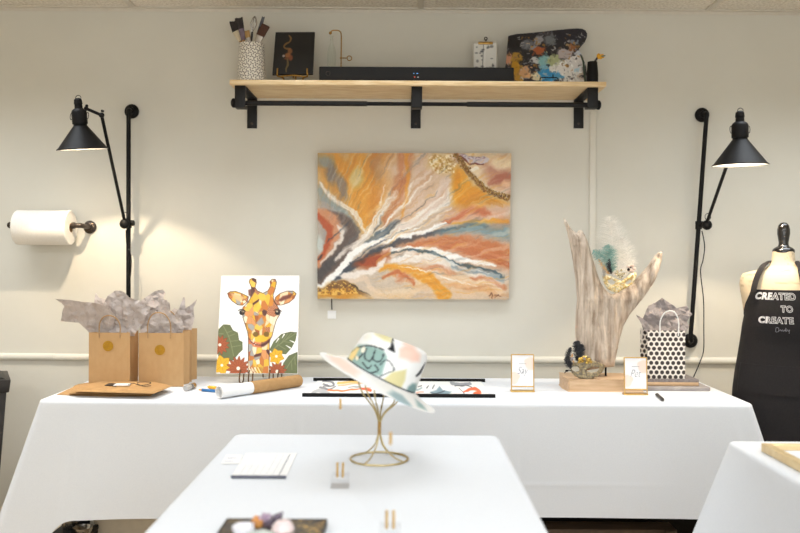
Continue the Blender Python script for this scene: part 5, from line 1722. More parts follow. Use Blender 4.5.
# (in the plan of the crop the picture was traced from, widened so that the rails end it)
for p in ([(50, 60), (90, 62), (110, 76), (70, 82)], [(55, 86), (100, 90), (118, 80)], [(60, 72), (95, 80)]): k_(p, 3.2, (120, 122, 128), .9)
k_([(40, 100), (70, 96), (110, 104)], 6, (170, 172, 176), .8)
k_([(125, 66), (180, 62), (240, 66)], 5, (238, 196, 110), .95); k_([(130, 76), (200, 70), (260, 64)], 3, (240, 180, 130), .8); k_([(100, 92), (180, 94), (240, 88), (270, 86)], 3, (238, 128, 76), .95); k_([(180, 84), (230, 82)], 2, (90, 90, 90), .7)
k_([(235, 88), (275, 94)], 4, (232, 92, 44), .95); k_([(290, 62), (330, 84), (350, 72), (320, 66)], 2, ink, .7); k_([(300, 92), (360, 98), (420, 90)], 3, (200, 190, 180), .8); k_([(400, 70), (440, 88)], 5, (226, 214, 160), .8)
k_([(350, 104), (400, 104)], 3, (238, 170, 140), .8); k_([(450, 66), (470, 90), (500, 80)], 3, (148, 170, 176), .8)
for p in ([(480, 80), (500, 72)], [(520, 82), (530, 74)], [(545, 86), (556, 74)]): k_(p, 2, ink, .8)
ras.poly([(525, 96), (560, 90), (575, 76), (585, 92), (620, 96), (600, 106), (540, 106)], (132, 158, 168), soft=2); k_([(530, 98), (555, 100), (590, 94)], 1.6, (60, 72, 84), .9)
k_([(630, 66), (670, 70), (715, 66)], 6, (146, 150, 156), .9); k_([(640, 76), (690, 72), (712, 80)], 2, ink, .8); k_([(655, 84), (665, 100), (660, 106)], 1.6, ink, .8)
k_([(665, 96), (700, 86), (728, 88), (735, 96), (705, 100)], [2, 4, 6, 6, 3], (232, 96, 48), .95)
k_([(470, 98), (500, 96)], 2.5, (240, 160, 130), .8); k_([(700, 104), (740, 108)], 2, (180, 180, 180), .7)
e = .016
z_ = TZ+.0022
# the traced rows run from the back rail (58) to the front one (112)
ras_rows = ras.A[45:89, 12:366]
class _R: pass
rr_ = _R(); rr_.nx, rr_.ny, rr_.A = ras_rows.shape[1], ras_rows.shape[0], ras_rows
me = art_panel(rr_, Vector((xa+e, yb_, z_)), Vector((xb-e, yb_, z_)), Vector((xa+e, yf_+.01, z_)), Vector((xb-e, yf_+.01, z_)), Vector((0, 0, -.0012)), (244, 242, 238))
obj('printed_sheet', me, M_artflat, t, smooth=False)

# ---- gold framed table signs
M_sign_ink = pmat('sign_ink', C(128, 128, 138), C(118, 118, 129), 20, rough=.7)
def table_sign(label, xl, xr, yt, yb, word, dot1, dot2):
    c = T((xl+xr)/2, yb)
    Y = c.y
    t = thing('table_sign', label, 'table sign', (c.x, Y+.01, TZ), 'gold framed table signs')
    x0, x1 = P(xl, yb, Y).x, P(xr, yb, Y).x
    z1 = P((xl+xr)/2, yt, Y+.012).z
    zb_ = TZ+.0015; zf_ = TZ+.021
    fr_ = .0042
    lean = .012
    def F_(x, z, d=0): return Vector((x, Y+lean*(z-TZ)/(z1-TZ)-d, z))
    b = BM()
    for a, c2 in (((x0, zb_), (x0, z1)), ((x1, zb_), (x1, z1)), ((x0, z1), (x1, z1)), ((x0, zf_), (x1, zf_))):
        p, q = F_(*a), F_(*c2)
        add_tube(b, [p, q], fr_*.5, 8)
    obj('frame', b, M_gold, t)
    b = BM(); add_box(b, ((x0+x1)/2, Y+.012, TZ+.003), (x1-x0+.006, .034, .005), .001); obj('base', b, M_gold, t)
    ras = Ras(0, 0, 100, 150, 60, 90, (245, 243, 244))
    pe = (246, 220, 206)
    for (a, bb, rx, ry) in dot1: ras.ell(a, bb, rx, ry, pe, .95, .25)
    for (a, bb, rx, ry) in dot2: ras.ell(a, bb, rx, ry, pe, .95, .25)
    i = fr_*.5
    me = art_panel(ras, F_(x0+i, z1-i), F_(x1-i, z1-i), F_(x0+i, zf_+i), F_(x1-i, zf_+i), Vector((0, .003, 0)), (240, 236, 228))
    pn = obj('card', me, M_artflat, t, smooth=False)
    wz = zf_+(z1-zf_)*.42
    def put(size_w, zbase):
        def fn(x, y, z): return F_(x0+(x1-x0)*.27+x, zbase+y, .0006+z)
        return fn
    me = text_mesh(word, .04, put(0, wz-.004), shear=.4, extrude=.00015, width=(x1-x0)*.48, offset=-.0009)
    obj('lettering', me, M_sign_ink, pn, smooth=False)
    b = BM(); add_box(b, F_((x0+x1)/2, wz+.034, .0005), ((x1-x0)*.34, .0004, .0014)); obj('rule', b, M_grey_ink, pn, smooth=False)
    return t
table_sign('gold framed table sign reading Say, standing alone right of the flat poster', 511.6, 533.9, 354.6, 392.2, 'Say', [(88, 42, 26, 32), (72, 30, 14, 14)], [(10, 112, 22, 30), (24, 104, 14, 14)])
table_sign('gold framed table sign reading Pet, in front of the driftwood base', 624.8, 647.2, 357.6, 395.2, 'Pet', [(88, 42, 26, 32), (72, 30, 14, 14)], [(10, 112, 22, 30), (24, 104, 14, 14)])

# ---- pen
p0, p1 = T(656.6, 396.2), T(664, 402.2)
t = thing('pen', 'dark pen lying on the white cloth in front of the polka dot bag', 'pen', (p0+p1)/2)
d = p1-p0
b = BM(); add_lathe(b, [(0, 0), (.0052, .001), (.0056, d.length*.45), (.0056, d.length*.8), (.002, d.length*.97), (0, d.length)], 14, axis_matrix(p0+Vector((0, 0, .0064)), d)); obj('barrel', b, M_bin, t)
b = BM(); add_box(b, p0+d*.2+Vector((0, 0, .013)), (.003, .03, .0016), .0005, M=Matrix.Rotation(math.atan2(-d.x, d.y), 4, 'Z')); obj('clip', b, M_pipe, t)

# ---- driftwood on its block
q0 = T(569, 391.8); yblk = q0.y
xl_ = T(559.5, 386).x; xr_ = T(641, 391).x
zb1 = P(590, 379, yblk).z
pl = [(q0.x, yblk), (xr_, yblk), (xr_, yblk+.165), (xl_+.005, yblk+.175), (xl_, yblk+.085)]
b = inflate(pl, .03, lambda a, bb, e: zb1-TZ, lambda a, bb, e: .0006, lambda a, bb, d: Vector((a, bb, TZ+d)), jitter=.1)
bmesh.ops.dissolve_limit(b, angle_limit=.05, verts=b.verts, edges=b.edges)
bmesh.ops.bevel(b, geom=list(b.edges), offset=.003, segments=2, profile=.5, affect='EDGES')
t = thing('driftwood_sculpture', 'tall forked driftwood piece standing on a pale wooden block', 'driftwood', ((xl_+xr_)/2, yblk+.09, TZ))
obj('base_block', b, M_beech, t, angle=.5)
YD = yblk+.085
dw = [(563.6, 217.6), (564.2, 223), (566.2, 228.5), (568.2, 237), (571, 250), (573, 262), (575.4, 280), (577, 299), (575.6, 315), (575, 330), (576, 344), (577.5, 357), (579.5, 371.5), (592, 369.5), (604, 367.5), (614.6, 366.4), (615.2, 360), (617, 351), (620, 338), (623.5, 326), (629.5, 315), (637.5, 305), (645, 295.5), (653.6, 283), (658.5, 271), (661.6, 261), (662.2, 251.3), (657.8, 252.3), (652, 259), (646.4, 267.4), (639.5, 275), (632.5, 282.5), (624, 287.5), (617, 291.5), (612.6, 294.4), (608.6, 292.5), (604.6, 288.5), (600.6, 282.5), (596.8, 272), (593.6, 261.5), (590.4, 250), (587.8, 241.2), (584.6, 234.2), (581.6, 230), (578.6, 230.2), (576.8, 233), (573.4, 231), (569.4, 226.2), (566, 220.2)]
sd_ = YD/F
DM = {}
def dnoise(a, bb, s=0): return float(vnoise(np.array([a/5.0+s]), np.array([bb/34.0]), 71+s, 3)[0])-.5
def dfront(a, bb, e):
    m = e*sd_
    # thick in the trunk, thinner up the two limbs
    th = .034 if bb > 300 else .026 + .010*max(0, (bb-240)/60)
    k = min(1, m/.045)
    base = th*math.sqrt(max(0, 1-(1-k)**2))*1.35
    return base + (dnoise(a, bb)*.03 + dnoise(a*2.3, bb*1.3, 3)*.016)*min(1, m/.01)
def dback(a, bb, e):
    m = e*sd_
    k = min(1, m/.045)
    th = .032 if bb > 300 else .024
    return -(th*math.sqrt(max(0, 1-(1-k)**2))*1.2 + dnoise(a+90, bb, 9)*.012*min(1, m/.01))
def dmap(a, bb, d):
    p = P(a, bb, YD)
    return Vector((p.x, YD-d, p.z))
bm = inflate(dw, 1.7, dfront, dback, dmap, jitter=.25)
obj('driftwood', bm, M_drift, t, angle=1.4)
for px in (605.7, 586):
    c = P(px, 371, YD); b = BM(); add_tube(b, [(c.x, YD, zb1-.001), (c.x, YD, P(px, 365 if px > 600 else 369, YD).z)], .0038, 12); obj('rod', b, M_black, t)

# ---- feathers
def feather(pts, blen, n, mat, t, droop=.3, curl=.2, w=.0009, taper=True, name='feather', spread=1.0):
    sp_ = spl(pts, 10)
    bm = BM()
    add_tube(bm, sp_, [.0012*(1-.7*i/len(sp_)) for i in range(len(sp_))], 6)
    L = len(sp_)
    for k in range(n):
        f = (k+.5)/n
        i = min(L-2, int(f*(L-1))); fr_ = f*(L-1)-i
        p = sp_[i].lerp(sp_[i+1], fr_)
        tg = (sp_[i+1]-sp_[i]).normalized()
        for s in (-1, 1):
            side = Vector((0, 1, 0)).cross(tg).normalized()*s
            yv = Vector((0, 1, 0))*random.uniform(-.7, .7)*spread
            l = blen*(math.sin(math.pi*min(1, f*.85+.15))**.6 if taper else 1)*random.uniform(.7, 1.1)
            d0 = (side*1.0+yv+tg*random.uniform(.3, .9)).normalized()
            pr = []
            for j in range(5):
                u = j/4
                pr.append(p + d0*l*u + Vector((0, 0, -droop*l*u*u)) + tg*curl*l*u*u*random.uniform(.5, 1))
            wv = Vector((random.uniform(-1, 1), random.uniform(-.3, .3), random.uniform(-1, 1))).normalized()*w
            vv = []
            for j, q in enumerate(pr):
                ww = wv*(1-.75*j/4)
                vv.append((bm.verts.new(q-ww), bm.verts.new(q+ww)))
            for (a0, a1), (b0, b1) in zip(vv, vv[1:]):
                bm.faces.new((a0, a1, b1, b0))
    return obj(name, bm, mat, t, smooth=False, normals=False)
M_fw = pmat('white_feather', C(246, 240, 230), C(240, 232, 220), 40, rough=.8, sss=.2)
M_ft = pmat('teal_feather', C(156, 188, 176), C(122, 160, 150), 40, rough=.7)
M_fb = pmat('black_feather', C(44, 46, 52), C(26, 27, 31), 40, rough=.6)
M_fo = pmat('orange_feather', C(222, 176, 118), C(204, 152, 90), 40, rough=.7)

# ---- gold mask in the fork
YM = YD-.058
om = px_poly([(203, 318), (222, 314), (246, 322), (268, 332), (290, 344), (312, 330), (338, 308), (362, 302), (372, 312), (362, 336), (348, 358), (318, 376), (292, 388), (268, 402), (246, 394), (226, 380), (212, 354)], 560, 210, 4.845)
h1 = px_poly([(226, 340), (244, 334), (262, 346), (256, 360), (238, 360)], 560, 210, 4.845)
h2 = px_poly([(308, 354), (326, 340), (342, 336), (336, 352), (318, 364)], 560, 210, 4.845)
def mask_obj(name, outline, holes, Y0, bulge, t, cols, seed):
    xs = [p_[0] for p_ in outline]; xm_ = (min(xs)+max(xs))/2; hw = (max(xs)-min(xs))/2
    def dep(a, bb): return bulge*(1-((a-xm_)/hw)**2) + .004*float(vnoise(np.array([a/2.0]), np.array([bb/2.0]), seed, 2)[0])
    bm = inflate(outline, .9, lambda a, bb, e: dep(a, bb)+min(.004, e*.003), lambda a, bb, e: dep(a, bb)-.003, lambda a, bb, d: P(a, bb, Y0)+Vector((0, -d, 0)), holes=holes, jitter=.2)
    bmesh.ops.recalc_face_normals(bm, faces=bm.faces)
    me = bpy.data.meshes.new(name); bm.to_mesh(me); bm.free()
    co = np.array([v.co[:] for v in me.vertices])
    n = vnoise(co[:, 0]*140, co[:, 2]*140, seed, 2); n2 = vnoise(co[:, 0]*420, co[:, 2]*420, seed+4, 2)
    A = np.zeros((len(co), 3))
    for i, c_ in enumerate(cols):
        w_ = np.clip(1-abs(n*1.6-.3-i/(len(cols)-1))*(len(cols)-1), 0, 1)[:, None]
        A += w_*np.array(c_, float)
    A += (1-np.clip(sum(np.clip(1-abs(n*1.6-.3-i/(len(cols)-1))*(len(cols)-1), 0, 1) for i in range(len(cols))), 0, 1))[:, None]*np.array(cols[0], float)
    A *= (.75+.5*n2)[:, None]
    colour_attr(me, s2l_np(A))
    return obj('mask_face', me, M_mask, t, angle=.9)
cM = P(617, 285, YM)
t = thing('masquerade_mask', 'gold masquerade mask with white and teal plumes wedged in the driftwood fork', 'mask', cM, 'masquerade masks')
mask_obj('mask_face', om, [h1, h2], YM, .02, t, [(222, 196, 134), (240, 228, 200), (196, 158, 84), (236, 214, 160)], 5)
b = BM()
for k in range(26):
    a = random.uniform(0, 2*math.pi); rr2 = random.uniform(0, 1)
    c = P(560+(290+24*rr2*math.cos(a))/4.845, 210+(312+24*rr2*math.sin(a))/4.845, YM-.024)
    bmesh.ops.create_icosphere(b, subdivisions=1, radius=random.uniform(.0028, .005), matrix=Matrix.Translation(c))
obj('jewel_cluster', b, pmat('dark_jewels', C(196, 176, 130), C(84, 68, 52), 300, rough=.12, metal=.5, lo=.4, hi=.6), t, smooth=False)
b = BM()
c = P(631.3, 268.5, YM-.01)
for k in range(5):
    a = 2*math.pi*k/5; add_ball(b, c+Vector((.010*math.cos(a), 0, .010*math.sin(a))), .0085, 10, (1, .35, .8))
obj('rosette', b, pmat('pale_pink_petals', C(230, 206, 190), C(206, 178, 160), 60, rough=.6), t)
b = BM(); add_ball(b, P(628.6, 269.5, YM-.018), .0055, 10); add_ball(b, P(630.8, 267.3, YM-.018), .003, 8); obj('rosette_bead', b, M_black, t)
g = lambda a, bb, dy=0: P(560+a/4.845, 210+bb/4.845, YM+dy)
feather([g(262, 320), g(262, 230, .01), g(250, 120, .015), g(240, 30, .01)], .075, 200, M_fw, t, w=.00045)
feather([g(270, 320), g(290, 230, .01), g(285, 130, .012), g(262, 50, .01)], .065, 180, M_fw, t, w=.00045)
feather([g(280, 330), g(320, 270, .01), g(325, 200, .012), g(300, 130, .01)], .05, 150, M_fw, t, w=.0005)
feather([g(285, 335), g(345, 290, .012), g(352, 250, .012), g(330, 215, .01)], .026, 70, M_fw, t, w=.0005)
feather([g(250, 300, -.006), g(228, 250, -.01), g(200, 215, -.01), g(160, 200, -.004)], .032, 150, M_ft, t, w=.001)
feather([g(255, 300, -.006), g(245, 240, -.01), g(240, 200, -.01), g(228, 170, -.004)], .036, 170, M_ft, t, w=.001)
feather([g(240, 310, -.008), g(220, 285, -.014), g(200, 260, -.014), g(186, 236, -.01)], .012, 60, M_fo, t, w=.001)
feather([g(250, 310, -.01), g(240, 280, -.016), g(236, 260, -.016), g(238, 236, -.012)], .013, 90, M_fb, t, w=.001)
feather([g(215, 330, -.006), g(212, 310, -.012), g(212, 292, -.012), g(206, 272, -.01)], .010, 50, pmat('grey_feather', C(196, 190, 184), C(150, 144, 140), 40, rough=.7), t, w=.001)

# ---- dark mask leaning against the driftwood
YK_ = yblk+.022
om = px_poly([(133, 292), (140, 266), (158, 248), (190, 240), (208, 204), (236, 176), (262, 168), (296, 184), (318, 214), (345, 226), (396, 246), (446, 266), (436, 296), (412, 330), (376, 358), (330, 376), (270, 384), (214, 380), (172, 364), (148, 336)], 555, 335, 8.886)
h1 = px_poly([(142, 292), (156, 276), (190, 274), (214, 296), (206, 314), (178, 322), (150, 312)], 555, 335, 8.886)
h2 = px_poly([(266, 302), (290, 284), (330, 274), (376, 282), (388, 296), (360, 320), (316, 328), (280, 318)], 555, 335, 8.886)
t = thing('masquerade_mask', 'dark gold masquerade mask with black feathers leaning on the wooden block', 'mask', P(588, 378, YK_), 'masquerade masks')
mask_obj('mask_face', om, [h1, h2], YK_, .022, t, [(132, 122, 104), (164, 146, 108), (98, 90, 80), (182, 162, 112)], 15)
g = lambda a, bb, dy=0: P(555+a/8.886, 335+bb/8.886, YK_+dy)
b = BM()
for (a, bb, r_) in ((225, 215, .009), (262, 205, .011), (298, 222, .009), (215, 240, .006), (285, 245, .007), (320, 240, .006), (245, 235, .006)):
    add_ball(b, g(a, bb, -.028), r_, 10, (1, .5, .8))
obj('gilt_flowers', b, pmat('gilt', C(214, 180, 92), C(168, 130, 56), 160, rough=.25, metal=.7, lo=.4, hi=.6), t)
b = BM(); add_ball(b, g(262, 208, -.036), .0052, 12, (1, .6, 1)); add_ball(b, g(150, 212, -.022), .006, 12, (1, .6, 1.3)); obj('gem', b, pmat('grey_gem', C(150, 140, 140), C(110, 100, 104), 90, rough=.1, coat=.5), t)
feather([g(200, 230, -.01), g(205, 160, -.014), g(205, 100, -.014), g(190, 55, -.01)], .026, 190, M_fb, t, w=.0013)
feather([g(195, 230, -.01), g(225, 160, -.012), g(235, 115, -.012), g(228, 85, -.01)], .018, 140, M_fb, t, w=.0013)
feather([g(160, 280, -.006), g(125, 230, -.01), g(120, 160, -.01), g(140, 110, -.01)], .016, 150, M_fb, t, w=.0012)
feather([g(150, 290, -.006), g(112, 260, -.01), g(100, 220, -.01), g(104, 190, -.01)], .012, 110, M_fb, t, w=.0012)
feather([g(170, 245, -.012), g(155, 215, -.018), g(150, 190, -.018), g(155, 165, -.016)], .007, 50, M_fo, t, w=.001)
b = BM(); add_tube(b, spl([g(146, 318, -.004), g(120, 312, -.006), g(100, 322, -.006), g(84, 338, -.004)], 6), .0016, 8); add_ball(b, g(104, 318, -.006), .0052, 10, (1.2, .7, .8)); obj('ribbon', b, M_black, t)

# ---- grey boards under the polka dot bag
zl0 = TZ+.0008
q = T(710.5, 391.4); Yb0 = q.y
z1 = P(690, 387.4, Yb0).z
b = BM(); xL = T(606, 391).x + .10
xL = xr_+.004
add_box(b, ((xL+q.x)/2, Yb0+.085, (zl0+z1)/2), (q.x-xL, .17, z1-zl0), .0015); o = obj('grey_board', b, M_slate); tag(o, 'smooth grey board at the bottom, under the darker wood-edged board', 'board', 'grey boards')
Yb1 = Yb0+.03
z2 = P(690, 379.5, Yb1).z
x1_ = P(699, 382, Yb1).x
b = BM(); add_box(b, ((xL+x1_)/2, Yb1+.07, (z1+z2)/2+.0006), (x1_-xL, .14, z2-z1-.0006), .0015)
t = thing('wood_edged_board', 'rough dark grey board with a pale wood edge directly under the polka dot bag', 'board', ((xL+x1_)/2, Yb1+.07, z1))
obj('slab', b, M_slab2, t)
b = BM(); add_box(b, ((xL+x1_)/2, Yb1-.0016, z1+(z2-z1)*.3+.0006), (x1_-xL-.004, .003, (z2-z1)*.5), .0005); obj('wood_edge', b, M_beech, t)
# ---- polka dot bag
Yp = Yb1+.012
x0, x1 = P(647.4, 350, Yp).x, P(685.3, 350, Yp).x
zt_ = P(666, 330.5, Yp).z
t = thing('gift_bag', 'white gift bag with black polka dots standing on the grey boards', 'gift bag', ((x0+x1)/2, Yp+.05, z2))
bag_body(t, x0, x1, Yp, .098, z2+.0012, zt_, M_dots, dots=True)
handle(t, P(660, 330, Yp).x, P(678.3, 330, Yp).x, Yp-.001, zt_, P(669, 310.8, Yp-.01).z-zt_, M_paper, r=.0025, lean=.012)
handle(t, P(660, 330, Yp).x, P(678.3, 330, Yp).x, Yp+.099, zt_, P(669, 312, Yp-.01).z-zt_, M_paper, r=.0025, lean=-.012)
TT = px_poly([(34, 132), (70, 152), (78, 130), (98, 84), (140, 66), (166, 40), (200, 62), (235, 84), (250, 98), (305, 84), (330, 128), (306, 168), (314, 196), (290, 250), (100, 250), (72, 205), (48, 160)], 630, 290, 5.33)
TT2 = px_poly([(34, 132), (74, 160), (104, 200), (110, 250), (92, 236), (70, 196)], 630, 290, 5.33)
M_tissue2 = pmat('dark_grey_tissue', C(172, 163, 161), C(150, 142, 141), 40, rough=.8, spec=.2)
tt = thing('tissue_paper', 'grey tissue paper rising out of the polka dot gift bag', 'tissue paper', ((x0+x1)/2, Yp+.05, z2+.1), 'grey tissue paper')
for pl_, Y0, am, sd in ((TT, Yp+.05, .026, 21), (TT2, Yp+.022, .014, 23)):
    obj('tissue_sheet', crumple(pl_, lambda a, bb, Y0=Y0: Y0, 2.6, am, seed=sd), M_tissue2, tt, smooth=False)

# ================================================================== dressmaker bust in an apron
YB0 = 3.2
sb = YB0/F
cx0 = P(783.5, 260, YB0).x
def zz(py): return P(783.5, py, YB0).z
RF = Matrix.Translation((cx0, YB0, 0)) @ Matrix.Rotation(math.radians(-31), 4, 'Z') @ Matrix.Translation((-cx0, -YB0, 0))
t = thing('dress_form', 'cream dressmaker bust with a black knob for a head, beside the long table', 'dress form', (cx0, YB0, 0))
# rows of half-widths read down the body: height, half width, half depth, forward shift
rows_px = [(251.5, 10.2, 10), (256, 10.3, 10.3), (262, 11, 11.5), (266, 13.5, 13.5), (269, 19, 16), (271.5, 29, 19), (274, 38, 22), (278, 40, 25), (284, 41, 28), (292, 40, 31), (300, 38.5, 33), (310, 37, 34), (320, 35.6, 33), (332, 34, 30), (345, 34, 28), (358, 34.8, 28.5), (372, 38, 31), (390, 42.5, 34), (405, 44, 36), (418, 44.5, 36.5), (424, 42, 34), (426, 20, 16)]
rows = []
for (y0_, w0_, d0_), (y1_, w1_, d1_) in zip(rows_px, rows_px[1:]):
    for k in range(4):
        f_ = k/4; rows.append((y0_+(y1_-y0_)*f_, w0_+(w1_-w0_)*f_, d0_+(d1_-d0_)*f_))
rows.append(rows_px[-1])
nb = 120
pos = np.zeros((len(rows), nb, 3)); UU = np.zeros((len(rows), nb)); VV = np.zeros((len(rows), nb))
for j, (py, w_, d_) in enumerate(rows):
    for i in range(nb):
        a = 2*math.pi*i/nb
        e_ = 2.3
        ca, sa = math.cos(a), math.sin(a)
        ca = math.copysign(abs(ca)**(2/e_), ca); sa = math.copysign(abs(sa)**(2/e_), sa)
        pos[j, i] = RF @ Vector((cx0+w_*sb*ca, YB0+d_*sb*sa, zz(py))); UU[j, i] = a*60; VV[j, i] = py
ras = Ras(0, 0, 1, 1, nb, len(rows), (214, 196, 166)); ras.X, ras.Y = UU, VV
for k in range(130):
    x = rng.uniform(0, 377); y = rng.uniform(254, 330); l = rng.uniform(8, 26)
    ras.stroke([(x, y), (x+l*.3, y+.5), (x+l*.6, y-.4), (x+l, y+.3)], .7, (168, 148, 122), rng.uniform(.3, .75), soft=1)
o = obj('torso', grid_mesh(pos, ras.A, True), M_bust, t, angle=1.5)
b = BM()
zc_ = zz(251.8)
add_lathe(b, [(0, -.003), (10.4*sb, -.003), (10.6*sb, .004), (10*sb, .010), (8*sb, .016), (5.4*sb, .021), (4.8*sb, .027), (4.6*sb, .034), (5.3*sb, .05), (6.1*sb, .068), (6.0*sb, .084), (5*sb, .099), (3*sb, .108), (0, .111)], 36, Matrix.Translation((cx0, YB0, zc_)))
obj('neck_knob', b, pmat('black_lacquer', C(24, 21, 20), C(18, 16, 15), 30, rough=.18, coat=.6), t)
b = BM(); add_tube(b, [(cx0, YB0, .03), (cx0, YB0, zz(424))], .017, 18); obj('pole', b, M_black, t)
b = BM(); add_lathe(b, [(0, 0), (.16, 0), (.16, .012), (.15, .02), (.03, .03), (.02, .045), (0, .046)], 40, Matrix.Translation((cx0, YB0, 0))); obj('base', b, M_black, t)

ta = thing('apron', 'black apron reading CREATED TO CREATE tied on the dressmaker bust', 'apron', (cx0, YB0, zz(470)))
ap_px = [(289, 26, 34.2), (296, 28.5, 35.5), (304, 32.5, 36.8), (314, 35.5, 37.6), (326, 37.8, 37.5), (340, 39.6, 36), (356, 42, 36), (372, 44.6, 38), (388, 46.5, 40), (404, 47.5, 42), (425, 48, 43.5), (450, 48.5, 45), (480, 49, 46), (520, 49, 46)]
arows = []
for (y0_, w0_, d0_), (y1_, w1_, d1_) in zip(ap_px, ap_px[1:]):
    for k in range(5):
        f_ = k/5; arows.append((y0_+(y1_-y0_)*f_, w0_+(w1_-w0_)*f_, d0_+(d1_-d0_)*f_))
arows.append(ap_px[-1])
TY_ = np.array([r_[0] for r_ in rows]); TW_ = np.array([r_[1] for r_ in rows]); TD_ = np.array([r_[2] for r_ in rows])
AY = np.array([r_[0] for r_ in arows]); AW = np.array([r_[1] for r_ in arows]); AD = np.array([r_[2] for r_ in arows])
def apron_pt(u, py, out=0.0):
    """u in -1..1 across the apron"""
    w_ = np.interp(py, AY, AW); d_ = np.interp(py, AY, AD)
    top = 289 - 2.6*(1-u*u)*0 + 0
    a = u*math.radians(86)
    fold = 0
    tw = np.interp(py, TY_, TW_); td = np.interp(py, TY_, TD_)
    if py > 350:
        fold = .9*math.sin(u*9+1.0)*min(1, (py-350)/60)
    ex = 2.4
    sx2 = math.copysign(abs(math.sin(a))**(2/ex), a); cy2 = abs(math.cos(a))**(2/ex)
    xo = w_*sx2
    dep = d_*cy2
    if py < 424 and abs(xo) < tw:
        dep = max(dep, td*(1-(abs(xo)/tw)**2.3)**(1/2.3)+1.0)
    return RF @ Vector((cx0+xo*sb, YB0-(dep+fold*.6)*sb-.004-out, zz(py)))
nu2, bm = 64, BM()
def row_v(off):
    return [[bm.verts.new(apron_pt(-1+2*i/nu2, max(289, py) if True else py, off)) for i in range(nu2+1)] for py in AY]
Fv = row_v(.0); Bv = row_v(-.0022)
for V_, rev in ((Fv, False), (Bv, True)):
    for j in range(len(V_)-1):
        for i in range(nu2):
            f_ = (V_[j][i], V_[j][i+1], V_[j+1][i+1], V_[j+1][i]); bm.faces.new(f_[::-1] if rev else f_)
edge = [(0, i) for i in range(nu2)] + [(j, nu2) for j in range(len(AY)-1)] + [(len(AY)-1, i) for i in range(nu2, 0, -1)] + [(j, 0) for j in range(len(AY)-1, 0, -1)]
for k, (j, i) in enumerate(edge):
    j2, i2 = edge[(k+1) % len(edge)]
    bm.faces.new((Fv[j][i], Fv[j2][i2], Bv[j2][i2], Bv[j][i]))
body_ = obj('apron_body', bm, M_apron, ta, angle=1.2)
# patch pocket
bm = BM()
Vp = [[bm.verts.new(apron_pt(-.62+1.24*i/30, 362+28*j/8, .0032)) for i in range(31)] for j in range(9)]
Vq = [[bm.verts.new(apron_pt(-.62+1.24*i/30, 362+28*j/8, .0002)) for i in range(31)] for j in range(9)]
for V_ in (Vp, Vq):
    for j in range(8):
        for i in range(30): bm.faces.new((V_[j][i], V_[j][i+1], V_[j+1][i+1], V_[j+1][i]))
edge = [(0, i) for i in range(30)] + [(j, 30) for j in range(8)] + [(8, i) for i in range(30, 0, -1)] + [(j, 0) for j in range(8, 0, -1)]
for k, (j, i) in enumerate(edge):
    j2, i2 = edge[(k+1) % len(edge)]
    bm.faces.new((Vp[j][i], Vp[j2][i2], Vq[j2][i2], Vq[j][i]))
obj('pocket', bm, M_apron, ta, angle=1.0)
# neck straps over the shoulders
def strap(s):
    pts = []
    for (px_off, py, dd) in ((22.6, 292, 34.5), (21.8, 286, 32.5), (20.2, 278, 28), (18.2, 271, 22), (16.5, 266.5, 13.5), (13.6, 263.6, 4), (11.8, 262.2, -6)):
        pts.append(RF @ Vector((cx0+s*px_off*sb, YB0-(dd+1.2)*sb, zz(py)+.004)))
    pts = spl(pts, 5)
    bm = BM(); w_ = .0098
    rings = []
    for i, p in enumerate(pts):
        tg = (pts[min(i+1, len(pts)-1)]-pts[max(i-1, 0)]).normalized()
        sx0 = (RF.to_3x3() @ Vector((s, 0, 0)))
        sd2 = sx0 - tg*tg.dot(sx0)
        sd2.normalize(); nn = tg.cross(sd2).normalized()*.0014
        rings.append([bm.verts.new(p-sd2*w_-nn), bm.verts.new(p+sd2*w_-nn), bm.verts.new(p+sd2*w_+nn), bm.verts.new(p-sd2*w_+nn)])
    for A_, B_ in zip(rings, rings[1:]):
        for k in range(4): bm.faces.new((A_[k], A_[(k+1) % 4], B_[(k+1) % 4], B_[k]))
    bm.faces.new(rings[0]); bm.faces.new(rings[-1][::-1])
    obj('neck_strap', bm, M_apron, ta)
strap(-1); strap(1)
# lettering: white outlined capitals that follow the cloth
def u_of(px, py):
    us = np.linspace(-1, 1, 401)
    xs = []
    for u in us:
        p = apron_pt(u, py); xs.append(VX + p.x*F/p.y - ROLL*(py-VY))
    return us, np.array(xs)
def apron_text(word, xl, xr, yt, yb, name='lettering'):
    us, xs = u_of(0, (yt+yb)/2)
    x0_, x1_ = xl, xr
    hgt = yb-yt
    def mk(out, ext):
        def fn(x, y, z):
            px = x0_+x; py = yb-y
            u = float(np.interp(px, xs, us))
            return apron_pt(u, py, out+z*0)
        return fn
    size = hgt/.729
    me = text_mesh(word, size, mk(.0012, 0), offset=.5, width=(x1_-x0_), spacing=1.12)
    o1 = obj(name, me, M_lettering, body_, smooth=False); o1['label'] = 'white outlined letters'
    me = text_mesh(word, size, mk(.0024, 0), offset=-.02, width=(x1_-x0_)-1.0, spacing=1.12)
    for v in me.vertices: pass
    return o1, me
for word, xl, xr, yt, yb in (('CREATED', 755.6, 795.6, 291.6, 298.0), ('TO', 780.6, 793, 303.8, 309.8), ('CREATE', 758.4, 793.8, 314.8, 320.8)):
    o1, me = apron_text(word, xl, xr, yt, yb)
    # shift the dark faces to the middle of the white ones
    off = np.array(wpos(o1))
    co = np.array([v.co[:] for v in me.vertices])
    co[:, 0] += .5*sb
    me.vertices.foreach_set('co', (co-off).astype(np.float32).ravel())
    me.name = 'letter_fill'
    me.materials.append(M_apron)
    o2 = bpy.data.objects.new('letter_fill', me); COL.objects.link(o2); o2.parent = body_; o2['label'] = 'black insides of the letters'
us, xs = u_of(0, 326)
def sg(px, py): return apron_pt(float(np.interp(px, xs, us)), py, .0016)
b = BM()
